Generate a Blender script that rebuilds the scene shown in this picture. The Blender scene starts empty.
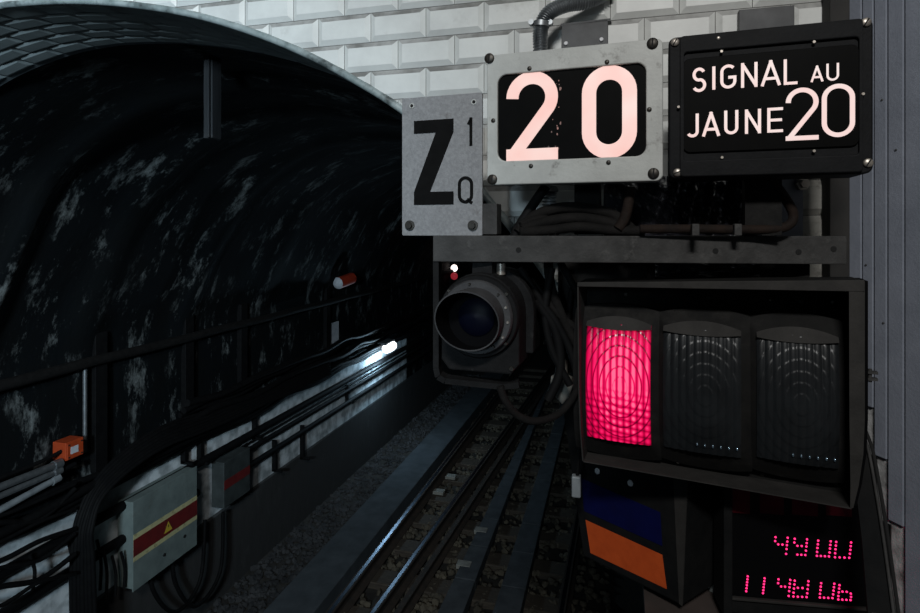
import bpy, bmesh, math, random
from mathutils import Vector, Matrix
random.seed(7)
R = math.radians
C = bpy.context.scene.collection
S = bpy.context.scene

# ------------------------------------------------------------------ camera, world, light, exposure
H = 3.32                      # eye height above the rail tops
YAW = 15.3
F, YH = 585.0, 228.0
cam_d = bpy.data.cameras.new('camera'); cam = bpy.data.objects.new('camera', cam_d); C.objects.link(cam)
cam.location = (0, 0, H); cam.rotation_euler = (R(90), 0, R(YAW))
cam_d.sensor_width = 36; cam_d.lens = F / 920 * 36; cam_d.shift_y = -(306.5 - YH) / 920
cam_d.clip_start = 0.02; cam_d.clip_end = 200
S.camera = cam
S.view_settings.view_transform = 'Standard'; S.view_settings.look = 'None'
S.view_settings.exposure = 0.0; S.view_settings.gamma = 1.0; S.view_settings.use_curve_mapping = False
w = bpy.data.worlds.new('world'); S.world = w; w.use_nodes = True
w.node_tree.nodes['Background'].inputs[0].default_value = (0.35, 0.5, 0.62, 1)
w.node_tree.nodes['Background'].inputs[1].default_value = 0.03

def area(name, loc, target, sx, sy, power, col, spread=180):
    d = bpy.data.lights.new(name, 'AREA'); d.shape = 'RECTANGLE'; d.size = sx; d.size_y = sy
    d.energy = power; d.color = col; d.spread = R(spread)
    o = bpy.data.objects.new(name, d); C.objects.link(o); o.location = loc
    o.rotation_euler = (Vector(target) - Vector(loc)).to_track_quat('-Z', 'Y').to_euler()
    return o
area('platform_lamp', (0.15, -1.9, H + 1.9), (-0.2, 1.4, H + 0.45), 0.7, 0.25, 78, (1.0, 0.99, 0.965))
area('tunnel_fill_light', (-0.5, -2.6, H + 0.5), (-3.3, 3.6, H - 0.7), 0.5, 0.4, 34, (0.66, 0.86, 1.0), 62)  # added cold fill, aimed to brighten the tunnel's left wall

# ------------------------------------------------------------------ measuring helpers (rays of the photograph onto real planes)
sn, cs = math.sin(R(YAW)), math.cos(R(YAW))
def ray(px, py):
    u = (px - 460) / F
    return Vector((u * cs - sn, cs + u * sn, (YH - py) / F))
def at(px, py, t): return ray(px, py) * t + Vector((0, 0, H))
def onX(px, py, x): d = ray(px, py); return d * (x / d.x) + Vector((0, 0, H))
def onY(px, py, y): d = ray(px, py); return d * (y / d.y) + Vector((0, 0, H))
def onZ(px, py, z): d = ray(px, py); return d * ((z - H) / d.z) + Vector((0, 0, H))

class Frame:
    """upright local frame: x to the right along a face, y into it, z up; origin at eye height"""
    def __init__(s, px, t, yaw, org=None):
        s.o = org if org else at(px, YH, t)
        s.yaw = R(yaw); s.ex = Vector((math.cos(s.yaw), math.sin(s.yaw), 0)); s.ey = Vector((-math.sin(s.yaw), math.cos(s.yaw), 0))
    def L(s, px, py, y=0.0):
        d = ray(px, py); c0 = Vector((0, 0, H)) - s.o
        k = (y - c0.dot(s.ey)) / d.dot(s.ey)
        p = c0 + d * k
        return Vector((p.dot(s.ex), y, p.z))
    def loc(s, wp):
        p = wp - s.o
        return Vector((p.dot(s.ex), p.dot(s.ey), p.z))
WORLD = Frame(0, 0, 0, Vector((0, 0, 0)))

# ------------------------------------------------------------------ materials
def mat(name, c1, c2=None, scale=20, rough=0.6, metal=0.0, bump=0.0, bscale=None, lo=0.35, hi=0.7, stretch=(1, 1, 1),
        spec=0.5, dirt=None, dscale=6, dlo=0.5, dhi=0.62, coat=0.0, nrough=0.6, uv=False, detail=8, rough2=None):
    m = bpy.data.materials.new(name); m.use_nodes = True
    nt = m.node_tree; b = nt.nodes['Principled BSDF']
    b.inputs['Roughness'].default_value = rough; b.inputs['Metallic'].default_value = metal
    b.inputs['Specular IOR Level'].default_value = spec; b.inputs['Coat Weight'].default_value = coat
    c2 = c2 or c1
    tc = nt.nodes.new('ShaderNodeTexCoord'); mp = nt.nodes.new('ShaderNodeMapping')
    nt.links.new(tc.outputs['UV' if uv else 'Object'], mp.inputs[0]); mp.inputs['Scale'].default_value = stretch
    def noise(sc, det=detail, rg=0.6):
        n = nt.nodes.new('ShaderNodeTexNoise'); n.inputs['Scale'].default_value = sc; n.inputs['Detail'].default_value = det
        n.inputs['Roughness'].default_value = rg; nt.links.new(mp.outputs[0], n.inputs['Vector']); return n
    def ramp(src, a, b_, ca=(0, 0, 0, 1), cb=(1, 1, 1, 1)):
        r = nt.nodes.new('ShaderNodeValToRGB'); r.color_ramp.elements[0].position = a; r.color_ramp.elements[1].position = b_
        r.color_ramp.elements[0].color = ca; r.color_ramp.elements[1].color = cb; nt.links.new(src, r.inputs[0]); return r
    n1 = noise(scale, detail, nrough)
    r1 = ramp(n1.outputs['Fac'], lo, hi, (*c1, 1), (*c2, 1))
    out = r1.outputs[0]
    if dirt:
        n2 = noise(dscale, 10, 0.7); r2 = ramp(n2.outputs['Fac'], dlo, dhi)
        mx = nt.nodes.new('ShaderNodeMix'); mx.data_type = 'RGBA'
        nt.links.new(r2.outputs[0], mx.inputs['Factor']); nt.links.new(out, mx.inputs['A']); mx.inputs['B'].default_value = (*dirt, 1)
        out = mx.outputs['Result']
    nt.links.new(out, b.inputs['Base Color'])
    if rough2 is not None:
        mr = nt.nodes.new('ShaderNodeMapRange'); nt.links.new(n1.outputs['Fac'], mr.inputs[0]); mr.inputs[1].default_value = lo; mr.inputs[2].default_value = hi
        mr.inputs[3].default_value = rough; mr.inputs[4].default_value = rough2; nt.links.new(mr.outputs[0], b.inputs['Roughness'])
    if bump:
        n3 = noise(bscale or scale * 2); bp = nt.nodes.new('ShaderNodeBump'); bp.inputs['Strength'].default_value = bump
        bp.inputs['Distance'].default_value = 0.01
        nt.links.new(n3.outputs['Fac'], bp.inputs['Height']); nt.links.new(bp.outputs[0], b.inputs['Normal'])
    return m

def glow(name, col, strength, c2=None, scale=30):
    m = bpy.data.materials.new(name); m.use_nodes = True; nt = m.node_tree; b = nt.nodes['Principled BSDF']
    b.inputs['Base Color'].default_value = (0.02, 0.02, 0.02, 1); b.inputs['Roughness'].default_value = 0.5
    b.inputs['Emission Strength'].default_value = strength
    if c2:
        tc = nt.nodes.new('ShaderNodeTexCoord'); n = nt.nodes.new('ShaderNodeTexNoise'); n.inputs['Scale'].default_value = scale
        nt.links.new(tc.outputs['Object'], n.inputs['Vector'])
        r = nt.nodes.new('ShaderNodeValToRGB'); r.color_ramp.elements[0].position = .35; r.color_ramp.elements[1].position = .7
        r.color_ramp.elements[0].color = (*col, 1); r.color_ramp.elements[1].color = (*c2, 1)
        nt.links.new(n.outputs['Fac'], r.inputs[0]); nt.links.new(r.outputs[0], b.inputs['Emission Color'])
    else:
        b.inputs['Emission Color'].default_value = (*col, 1)
    return m

m_tile = mat('glazed_white_tile', (0.60, 0.61, 0.59), (0.50, 0.505, 0.49), 9, 0.42, spec=.3, bump=0.04, bscale=60, dirt=(0.30, 0.29, 0.27), dscale=5, dlo=0.58, dhi=0.8)
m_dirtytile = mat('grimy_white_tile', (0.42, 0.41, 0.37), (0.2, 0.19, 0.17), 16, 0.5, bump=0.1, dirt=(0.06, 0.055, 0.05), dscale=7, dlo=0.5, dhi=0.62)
m_tileworn = mat('worn_white_glaze', (0.55, 0.55, 0.55), (0.25, 0.25, 0.25), 22, 0.6, bump=.3, bscale=80, dirt=(0.08, 0.07, 0.065), dscale=16, dlo=.52, dhi=.68)
m_ledge = mat('dust_on_tile_ledges', (0.32, 0.32, 0.31), (0.15, 0.148, 0.14), 12, 0.6, lo=.4, hi=.62)
m_grout = mat('grout', (0.16, 0.16, 0.15), (0.07, 0.07, 0.07), 30, 0.9)
m_edge = mat('arch_edge_enamel', (0.30, 0.34, 0.34), (0.16, 0.2, 0.2), 25, 0.4, dirt=(0.05, 0.06, 0.06), dscale=10, dlo=.5, dhi=.65)
m_soffit = mat('shaded_soffit_tile', (0.34, 0.38, 0.38), (0.24, 0.28, 0.28), 8, 0.55)  # darker copy of the white tile for the shaded soffit
m_sgrout = mat('soffit_grout', (0.10, 0.12, 0.13), None, 8, 0.9)
m_soot = mat('soot_black_lining', (0.0035, 0.005, 0.006), (0.30, 0.325, 0.32), 3.2, 0.8, uv=True, stretch=(.75, 1.6, 1), lo=0.53, hi=0.72, nrough=.78, bump=0.8, bscale=4, spec=.1, detail=15,
             dirt=(0.0035, 0.0045, 0.005), dscale=1.5, dlo=0.46, dhi=0.58)
m_ballast = mat('ballast_stone', (0.15, 0.125, 0.09), (0.05, 0.045, 0.037), 5, 0.85, spec=.2, bump=.3, bscale=60)
m_bed = mat('oily_track_bed', (0.02, 0.018, 0.016), (0.045, 0.04, 0.033), 6, 0.9, bump=.6, bscale=30)
m_kerb = mat('grey_concrete', (0.085, 0.097, 0.107), (0.055, 0.063, 0.07), 5, 0.95, spec=.1, bump=.2, bscale=30)
m_slab = mat('slab_concrete', (0.095, 0.105, 0.115), (0.06, 0.067, 0.074), 8, 0.95, spec=.1, bump=.2, bscale=30)
m_wood = mat('oiled_sleeper_wood', (0.09, 0.07, 0.05), (0.04, 0.03, 0.024), 8, 0.8, stretch=(1, 10, 10), bump=.3)
m_rail = mat('worn_rail_steel', (0.14, 0.17, 0.22), (0.08, 0.10, 0.13), 10, 0.33, metal=1)
m_railside = mat('rusty_rail_side', (0.03, 0.025, 0.02), (0.06, 0.04, 0.03), 14, 0.8)
m_cable = mat('black_cable', (0.003, 0.003, 0.0035), (0.006, 0.006, 0.006), 20, 0.7, spec=.12)
m_dust = mat('dusty_black_cable', (0.005, 0.0047, 0.0045), (0.010, 0.009, 0.0085), 30, 0.85, spec=.15, bump=.3, bscale=120)
m_galv = mat('galvanised_steel', (0.30, 0.315, 0.325), (0.18, 0.19, 0.2), 25, 0.45, metal=.8)
m_conduit = mat('grey_conduit', (0.2, 0.22, 0.23), (0.12, 0.13, 0.14), 15, 0.5)
m_frame20 = mat('worn_grey_paint', (0.42, 0.43, 0.41), (0.33, 0.335, 0.32), 14, 0.5, bump=.08, bscale=120, dirt=(0.09, 0.08, 0.07), dscale=18, dlo=0.56, dhi=0.70)
m_zplate = mat('cast_aluminium', (0.235, 0.235, 0.24), (0.165, 0.165, 0.17), 160, 0.6, spec=.3, metal=.1, bump=.12, bscale=300, dirt=(0.1, 0.09, 0.085), dscale=14, dlo=.62, dhi=.75)
m_blackpaint = mat('black_sign_enamel', (0.005, 0.0053, 0.006), (0.0085, 0.0088, 0.0098), 30, 0.6, spec=.1, bump=.08, bscale=150)
m_glassblk = mat('black_sign_glass', (0.0015, 0.0015, 0.0015), (0.0025, 0.0025, 0.0025), 25, 0.5, spec=.04, dirt=(0.03, 0.028, 0.025), dscale=28, dlo=.66, dhi=.75)
m_letterblk = mat('black_letter_paint', (0.004, 0.004, 0.004), (0.006, 0.006, 0.006), 60, 0.7, spec=.05)
m_screw = mat('tarnished_screw', (0.05, 0.045, 0.038), (0.025, 0.022, 0.02), 60, 0.45, metal=.7)
m_screwlt = mat('bright_screw', (0.42, 0.38, 0.33), (0.25, 0.22, 0.2), 60, 0.4, metal=.7)
m_slot = mat('slot_dark', (0.004, 0.004, 0.004), None, 10, 0.9)
m_beam = mat('painted_steel_beam', (0.050, 0.049, 0.048), (0.024, 0.0235, 0.023), 22, 0.7, spec=.25, bump=.2, bscale=120, dirt=(0.085, 0.083, 0.08), dscale=30, dlo=.56, dhi=.74)
m_box = mat('sooty_signal_casing', (0.006, 0.006, 0.006), (0.011, 0.0105, 0.010), 20, 0.75, spec=.15, bump=.1, bscale=120, dirt=(0.02, 0.019, 0.018), dscale=10, dlo=.55, dhi=.75)
m_lip = mat('dusty_hood_metal', (0.022, 0.021, 0.020), (0.036, 0.034, 0.032), 18, 0.75, spec=.2, bump=.1, bscale=120)
m_round = mat('dusty_black_housing', (0.006, 0.006, 0.0063), (0.012, 0.012, 0.0125), 22, 0.8, spec=.12, bump=.2, bscale=140, dirt=(0.035, 0.035, 0.035), dscale=30, dlo=.62, dhi=.75)
m_visor = mat('dusty_grey_visor', (0.055, 0.055, 0.057), (0.036, 0.036, 0.038), 30, 0.75, spec=.2, bump=.2, bscale=200)
m_blueglass = mat('dark_blue_lens', (0.001, 0.0015, 0.006), (0.001, 0.002, 0.008), 10, 0.5, spec=.1)
m_darkvoid = mat('matt_black_inside', (0.0025, 0.0025, 0.003), None, 10, 0.9, spec=.05)
m_rust = mat('rusty_pipe', (0.018, 0.011, 0.008), (0.008, 0.0065, 0.006), 25, 0.8, spec=.15, bump=.3, bscale=90)
m_bag = mat('black_plastic_film', (0.016, 0.016, 0.02), (0.03, 0.03, 0.038), 10, 0.14, spec=.9, coat=1.0, metal=.15, bump=1.0, bscale=40)
m_clad = mat('blue_grey_cladding', (0.235, 0.255, 0.305), (0.185, 0.203, 0.245), 12, 0.7, spec=.25, bump=.12, bscale=160, dirt=(0.06, 0.06, 0.065), dscale=35, dlo=.66, dhi=.74)
m_plate = mat('dark_bracket_plate', (0.03, 0.031, 0.033), (0.07, 0.072, 0.075), 14, 0.5, spec=.3)
m_orange = mat('orange_reflective', (0.55, 0.085, 0.018), (0.45, 0.065, 0.014), 30, 0.7, spec=.1)
m_blue = mat('dark_blue_reflective', (0.002, 0.004, 0.05), (0.002, 0.003, 0.035), 20, 0.7, spec=.1)
m_fbox = mat('black_painted_case', (0.005, 0.0055, 0.006), (0.010, 0.010, 0.010), 18, 0.75, spec=.12, bump=.1, bscale=90)
m_orbox = mat('orange_plastic_box', (0.42, 0.055, 0.012), (0.32, 0.04, 0.01), 20, 0.5)
m_redhorn = mat('red_enamel', (0.5, 0.05, 0.02), (0.3, 0.03, 0.015), 10, 0.4)
m_paper = mat('white_label', (0.6, 0.6, 0.62), (0.45, 0.45, 0.48), 20, 0.6)
m_cab = mat('pale_green_grey_cabinet', (0.18, 0.22, 0.21), (0.125, 0.155, 0.15), 8, 0.7, spec=.2, dirt=(.12, .13, .12), dscale=9, dlo=.55, dhi=.75)
m_cream = mat('cream_stripe', (0.6, 0.55, 0.28), (0.45, 0.42, 0.24), 16, 0.6, dirt=(.2, .16, .08), dscale=20, dlo=.55, dhi=.7)
m_redst = mat('dark_red_stripe', (0.16, 0.012, 0.012), (0.11, 0.01, 0.01), 12, 0.6)
m_yellow = mat('yellow_warning', (0.6, 0.42, 0.04), None, 12, 0.6)
m_dimred = mat('dark_red_translucent', (0.12, 0.006, 0.016), (0.05, 0.003, 0.008), 14, 0.5, spec=.1)
m_glint = mat('glint_bead_metal', (0.42, 0.58, 0.72), None, 12, 0.16, metal=.9)  # pale blue metal for the added glint beads
m_led = mat('led_screen_black', (0.002, 0.002, 0.0025), None, 10, 0.5, spec=.1)
m_floor = mat('platform_asphalt', (0.05, 0.05, 0.05), (0.035, 0.035, 0.035), 30, 0.8)
m_ceramic = mat('chalky_white_glaze', (0.35, 0.34, 0.3), (0.2, 0.19, 0.17), 30, 0.5)
g_20 = glow('backlit_figure', (1.0, 0.60, 0.54), 0.93, (1.0, 0.76, 0.70), 12)
g_txt = glow('backlit_lettering', (1.0, 0.70, 0.66), 0.90, (1.0, 0.84, 0.80), 14)
g_led = glow('red_led', (1.0, 0.02, 0.16), 2.4)
g_lamp = glow('tunnel_lamp_tube', (0.85, 0.94, 1.0), 6)
g_far = glow('far_white_light', (1.0, 0.85, 0.8), 2.5)
g_farred = glow('far_red_light', (0.9, 0.05, 0.08), .25)

def red_lens_mat():
    m = bpy.data.materials.new('lit_red_prism_glass'); m.use_nodes = True; nt = m.node_tree; b = nt.nodes['Principled BSDF']
    b.inputs['Base Color'].default_value = (0.12, 0.0, 0.02, 1); b.inputs['Roughness'].default_value = 0.25
    N = nt.nodes.new
    tc = N('ShaderNodeTexCoord'); sp = N('ShaderNodeSeparateXYZ'); nt.links.new(tc.outputs['UV'], sp.inputs[0])
    def mth(op, a, b_=None, c_=None):
        n = N('ShaderNodeMath'); n.operation = op
        for i, v in enumerate((a, b_, c_)):
            if v is None: continue
            if isinstance(v, (int, float)): n.inputs[i].default_value = v
            else: nt.links.new(v, n.inputs[i])
        return n.outputs[0]
    nz = N('ShaderNodeTexNoise'); nz.inputs['Scale'].default_value = 7; nt.links.new(tc.outputs['UV'], nz.inputs['Vector'])
    x, z = sp.outputs[0], sp.outputs[1]            # 0..1 across, 0..1 up
    rib = mth('ABSOLUTE', mth('SINE', mth('MULTIPLY', x, math.pi * 10)))
    rib = mth('ADD', mth('MULTIPLY', mth('POWER', rib, 1.2), 0.80), 0.18)
    dx = mth('MULTIPLY', mth('SUBTRACT', x, 0.55), 1.25); dz = mth('MULTIPLY', mth('SUBTRACT', z, 0.48), 1.55)
    rr = mth('SQRT', mth('ADD', mth('MULTIPLY', dx, dx), mth('MULTIPLY', dz, dz)))
    rr = mth('ADD', rr, mth('MULTIPLY', mth('SUBTRACT', nz.outputs['Fac'], .5), .025))
    ph = mth('ABSOLUTE', mth('SINE', mth('MULTIPLY', rr, math.pi * 7.5)))
    ring = mth('SMOOTH_MIN', mth('MULTIPLY', ph, 2.2), 1.0, 0.25)
    ring = mth('MAXIMUM', ring, 0.05)
    fd = N('ShaderNodeMapRange'); nt.links.new(rr, fd.inputs[0]); fd.inputs[1].default_value = .1; fd.inputs[2].default_value = .42; fd.inputs[3].default_value = .25; fd.inputs[4].default_value = 1
    ring = mth('ADD', mth('MULTIPLY', ring, fd.outputs[0]), mth('SUBTRACT', 1.0, fd.outputs[0]))
    edge = N('ShaderNodeMapRange'); nt.links.new(rr, edge.inputs[0]); edge.inputs[1].default_value = .25; edge.inputs[2].default_value = .95; edge.inputs[3].default_value = 1.25; edge.inputs[4].default_value = .55
    ring = mth('MULTIPLY', ring, edge.outputs[0])
    # lower half: short prism bricks
    row = mth('ABSOLUTE', mth('SINE', mth('ADD', mth('MULTIPLY', z, math.pi * 17), mth('MULTIPLY', x, 3.0))))
    low = N('ShaderNodeMapRange'); nt.links.new(z, low.inputs[0]); low.inputs[1].default_value = .5; low.inputs[2].default_value = .3; low.inputs[3].default_value = 0; low.inputs[4].default_value = .75
    row2 = mth('ADD', mth('SUBTRACT', 1.0, low.outputs[0]), mth('MULTIPLY', low.outputs[0], row))
    fall = N('ShaderNodeMapRange'); nt.links.new(z, fall.inputs[0]); fall.inputs[1].default_value = 1.0; fall.inputs[2].default_value = .84; fall.inputs[3].default_value = .12; fall.inputs[4].default_value = 1
    e1 = N('ShaderNodeMapRange'); nt.links.new(x, e1.inputs[0]); e1.inputs[1].default_value = 0; e1.inputs[2].default_value = .3; e1.inputs[3].default_value = .55; e1.inputs[4].default_value = 1
    v = mth('MULTIPLY', mth('MULTIPLY', mth('MULTIPLY', rib, ring), mth('MULTIPLY', row2, fall.outputs[0])), e1.outputs[0])
    v = mth('MULTIPLY', v, mth('ADD', 0.65, mth('MULTIPLY', nz.outputs['Fac'], .75)))
    cr = N('ShaderNodeValToRGB'); els = cr.color_ramp.elements
    els[0].position = 0; els[0].color = (0.02, 0, 0.003, 1); els[1].position = 1; els[1].color = (1, .16, .30, 1)
    a = els.new(.3); a.color = (0.6, 0.0, 0.05, 1); a = els.new(.72); a.color = (1.0, 0.015, .14, 1)
    nt.links.new(v, cr.inputs[0]); nt.links.new(cr.outputs[0], b.inputs['Emission Color']); b.inputs['Emission Strength'].default_value = 1.0
    return m
m_redlens = red_lens_mat()
m_deadlens = mat('unlit_dark_prism_glass', (0.008, 0.009, 0.010), (0.015, 0.017, 0.019), 12, 0.36, spec=.35, coat=.0)

# ------------------------------------------------------------------ object helpers
def link(o): C.objects.link(o); return o
def props(o, label=None, cat=None, group=None, kind=None):
    if label: o['label'] = label
    if cat: o['category'] = cat; o['kind'] = 'thing'
    if group: o['group'] = group
    if kind: o['kind'] = kind
    return o
def thing(name, label, cat, fr=WORLD, group=None, kind=None):
    o = link(bpy.data.objects.new(name, None)); o.location = fr.o; o.rotation_euler = (0, 0, fr.yaw); o.empty_display_size = .05
    return props(o, label, cat, group, kind)

class MB:
    def __init__(s): s.v = []; s.f = []; s.uv = {}
    def add(s, vs, fs):
        k = len(s.v); s.v += [Vector(p) for p in vs]; s.f += [tuple(i + k for i in f) for f in fs]; return s
    def box(s, a, b):
        x0, y0, z0 = a; x1, y1, z1 = b
        return s.add([(x0, y0, z0), (x1, y0, z0), (x1, y1, z0), (x0, y1, z0), (x0, y0, z1), (x1, y0, z1), (x1, y1, z1), (x0, y1, z1)],
                     [(0, 3, 2, 1), (4, 5, 6, 7), (0, 1, 5, 4), (1, 2, 6, 5), (2, 3, 7, 6), (3, 0, 4, 7)])
    def hexa(s, front, back):
        """front and back: 4 points each, same order"""
        return s.add(list(front) + list(back), [(0, 1, 2, 3), (7, 6, 5, 4), (0, 4, 5, 1), (1, 5, 6, 2), (2, 6, 7, 3), (3, 7, 4, 0)])
    def prism(s, poly, y0, y1):
        n = len(poly)
        vs = [(p[0], y0, p[1]) for p in poly] + [(p[0], y1, p[1]) for p in poly]
        return s.add(vs, [tuple(range(n)), tuple(range(2 * n - 1, n - 1, -1))] + [(i, i + n, (i + 1) % n + n, (i + 1) % n) for i in range(n)])
    def framing(s, outer, inner, y0, y1):
        """ring between two loops with the same count"""
        n = len(outer)
        vs = [(p[0], y0, p[1]) for p in outer] + [(p[0], y0, p[1]) for p in inner] + [(p[0], y1, p[1]) for p in outer] + [(p[0], y1, p[1]) for p in inner]
        fs = []
        for i in range(n):
            j = (i + 1) % n
            fs += [(i, j, n + j, n + i), (2 * n + i, 3 * n + i, 3 * n + j, 2 * n + j), (i, 2 * n + i, 2 * n + j, j), (n + i, n + j, 3 * n + j, 3 * n + i)]
        return s.add(vs, fs)
    def cyl(s, c, axis, r, h, n=20, r2=None):
        c = Vector(c); ax = Vector(axis).normalized(); a = ax.orthogonal().normalized(); b = ax.cross(a)
        r2 = r if r2 is None else r2
        vs = [c + (a * math.cos(2 * math.pi * i / n) + b * math.sin(2 * math.pi * i / n)) * r for i in range(n)]
        vs += [c + ax * h + (a * math.cos(2 * math.pi * i / n) + b * math.sin(2 * math.pi * i / n)) * r2 for i in range(n)]
        return s.add(vs, [tuple(range(n - 1, -1, -1)), tuple(range(n, 2 * n))] + [(i, (i + 1) % n, (i + 1) % n + n, i + n) for i in range(n)])
    def tube(s, pts, r, n=10, radf=None):
        pts = [Vector(p) for p in pts]; m = len(pts)
        tg = [(pts[min(i + 1, m - 1)] - pts[max(i - 1, 0)]).normalized() for i in range(m)]
        a = tg[0].orthogonal().normalized(); vs = []
        for i in range(m):
            a = (a - tg[i] * a.dot(tg[i])).normalized(); b = tg[i].cross(a)
            rr = r * (radf(i) if radf else 1)
            vs += [pts[i] + (a * math.cos(2 * math.pi * k / n) + b * math.sin(2 * math.pi * k / n)) * rr for k in range(n)]
        fs = [(i * n + k, i * n + (k + 1) % n, (i + 1) * n + (k + 1) % n, (i + 1) * n + k) for i in range(m - 1) for k in range(n)]
        fs += [tuple(range(n - 1, -1, -1)), tuple(range((m - 1) * n, m * n))]
        return s.add(vs, fs)
    def lathe(s, c, prof, n=40, closed=True):
        """around the local y axis; prof = [(radius, y)...]"""
        vs = []; m = len(prof)
        for (r, y) in prof:
            vs += [(c[0] + r * math.cos(2 * math.pi * k / n), c[1] + y, c[2] + r * math.sin(2 * math.pi * k / n)) for k in range(n)]
        fs = [(i * n + k, (i + 1) * n + k, (i + 1) * n + (k + 1) % n, i * n + (k + 1) % n) for i in range(m - 1) for k in range(n)]
        return s.add(vs, fs)
    def build(s, name, m, parent=None, smooth=False, bevel=0.0, seg=2, weld=False):
        me = bpy.data.meshes.new(name); me.from_pydata([tuple(v) for v in s.v], [], s.f); me.materials.append(m)
        bm = bmesh.new(); bm.from_mesh(me)
        if weld: bmesh.ops.remove_doubles(bm, verts=bm.verts, dist=1e-5)
        bmesh.ops.recalc_face_normals(bm, faces=bm.faces)
        bm.to_mesh(me); bm.free()
        if smooth:
            for p in me.polygons: p.use_smooth = True
        o = link(bpy.data.objects.new(name, me)); o.parent = parent
        if bevel:
            bv = o.modifiers.new('bevel', 'BEVEL'); bv.width = bevel; bv.segments = seg; bv.limit_method = 'ANGLE'; bv.angle_limit = R(40)
        if smooth:
            try: me.set_sharp_from_angle(angle=R(50))
            except Exception: pass
        return o

def spline(pts, n=8):
    P = [Vector(p) for p in pts]; out = []
    for i in range(len(P) - 1):
        p0 = P[max(i - 1, 0)]; p1 = P[i]; p2 = P[i + 1]; p3 = P[min(i + 2, len(P) - 1)]
        for k in range(n):
            t = k / n
            out.append(0.5 * ((2 * p1) + (p2 - p0) * t + (2 * p0 - 5 * p1 + 4 * p2 - p3) * t * t + (3 * p1 - p0 - 3 * p2 + p3) * t ** 3))
    out.append(P[-1]); return out

def rrect(x0, z0, x1, z1, r, n=6):
    out = []
    for (cx, cz, a0) in ((x1 - r, z1 - r, 0), (x0 + r, z1 - r, 90), (x0 + r, z0 + r, 180), (x1 - r, z0 + r, 270)):
        for k in range(n + 1):
            a = R(a0 + 90 * k / n); out.append((cx + r * math.cos(a), cz + r * math.sin(a)))
    return out

# ------------------------------------------------------------------ stroke lettering
def arc(cx, cz, rx, rz, a0, a1, n=14):
    return [(cx + rx * math.cos(R(a0 + (a1 - a0) * k / n)), cz + rz * math.sin(R(a0 + (a1 - a0) * k / n))) for k in range(n + 1)]
def glyph(ch, W, Hh):
    r = W / 2
    if ch == '2':
        a = arc(r, Hh - r, r, r, 180, -32, 22)
        return [(a + [(W * .03, 0.0)], 0), ([(0, 0), (W, 0)], 1)]
    if ch == '0': return [(arc(r, Hh - r, r, r, 180, 0, 16) + arc(r, r, r, r, 0, -180, 16), 2)]
    if ch == 'Q': return [(arc(r, Hh - r, r, r, 180, 0, 12) + arc(r, r, r, r, 0, -180, 12), 2), ([(W * .62, Hh * .12), (W * 1.05, -Hh * .06)], 0)]
    if ch == 'S': return [(arc(r, Hh * .745, r * .92, Hh * .255, 28, 265, 16) + arc(r, Hh * .255, r, Hh * .255, 75, -152, 16), 0)]
    if ch == 'I' or ch == 'l': return [([(r, 0), (r, Hh)], 1)]
    if ch == 'G': return [(arc(r, Hh - r, r, r, 40, 180, 12) + arc(r, r, r, r, 180, 360, 14) + [(W, Hh * .46), (W * .5, Hh * .46)], 0)]
    if ch == 'N': return [([(0, 0), (0, Hh)], 1), ([(W, 0), (W, Hh)], 1), ([(0, Hh), (W, 0)], 0)]
    if ch == 'A': return [([(0, 0), (r, Hh)], 1), ([(W, 0), (r, Hh)], 1), ([(W * .16, Hh * .26), (W * .84, Hh * .26)], 0)]
    if ch == 'L': return [([(0, Hh), (0, 0), (W, 0)], 1)]
    if ch == 'U': return [([(0, Hh), (0, r)] + arc(r, r, r, r, 180, 360, 14) + [(W, Hh)], 1)]
    if ch == 'J': return [([(W, Hh), (W, r)] + arc(r, r, r, r, 0, -150, 12), 0), ([(W, Hh - .0001), (W, Hh)], 1)]
    if ch == 'E': return [([(W, Hh), (0, Hh), (0, 0), (W, 0)], 1), ([(0, Hh / 2), (W * .92, Hh / 2)], 1)]
    if ch == '1': return [([(W, 0), (W, Hh)], 1), ([(W, Hh), (0, Hh * .78)], 0)]
    return []
def ribbon(mb, pts, hw, mode, y, th):
    P = [Vector((p[0], p[1])) for p in pts]; Q = []
    for p in P:
        if not Q or (p - Q[-1]).length > 1e-6: Q.append(p)
    closed = mode == 2
    if closed and (Q[0] - Q[-1]).length < 1e-6: Q.pop()
    if mode == 1:
        Q[0] = Q[0] + (Q[0] - Q[1]).normalized() * hw; Q[-1] = Q[-1] + (Q[-1] - Q[-2]).normalized() * hw
    n = len(Q); Lf = []; Rt = []
    for i in range(n):
        if closed: d0 = (Q[i] - Q[i - 1]).normalized(); d1 = (Q[(i + 1) % n] - Q[i]).normalized()
        else:
            d0 = (Q[i] - Q[i - 1]).normalized() if i else (Q[1] - Q[0]).normalized()
            d1 = (Q[i + 1] - Q[i]).normalized() if i < n - 1 else d0
        n0 = Vector((-d0.y, d0.x)); n1 = Vector((-d1.y, d1.x)); m = (n0 + n1)
        m = m.normalized() if m.length > 1e-6 else n0
        k = hw / max(m.dot(n0), .45)
        Lf.append(Q[i] + m * k); Rt.append(Q[i] - m * k)
    for i in range(n if closed else n - 1):
        j = (i + 1) % n
        a, b, c, d = Lf[i], Lf[j], Rt[j], Rt[i]
        vs = [(p.x, y - th, p.y) for p in (a, b, c, d)] + [(p.x, y, p.y) for p in (a, b, c, d)]
        mb.add(vs, [(0, 1, 2, 3), (0, 4, 5, 1), (2, 6, 7, 3)] + ([] if closed or (0 < i < n - 2) else [(0, 3, 7, 4), (1, 5, 6, 2)]))
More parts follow.
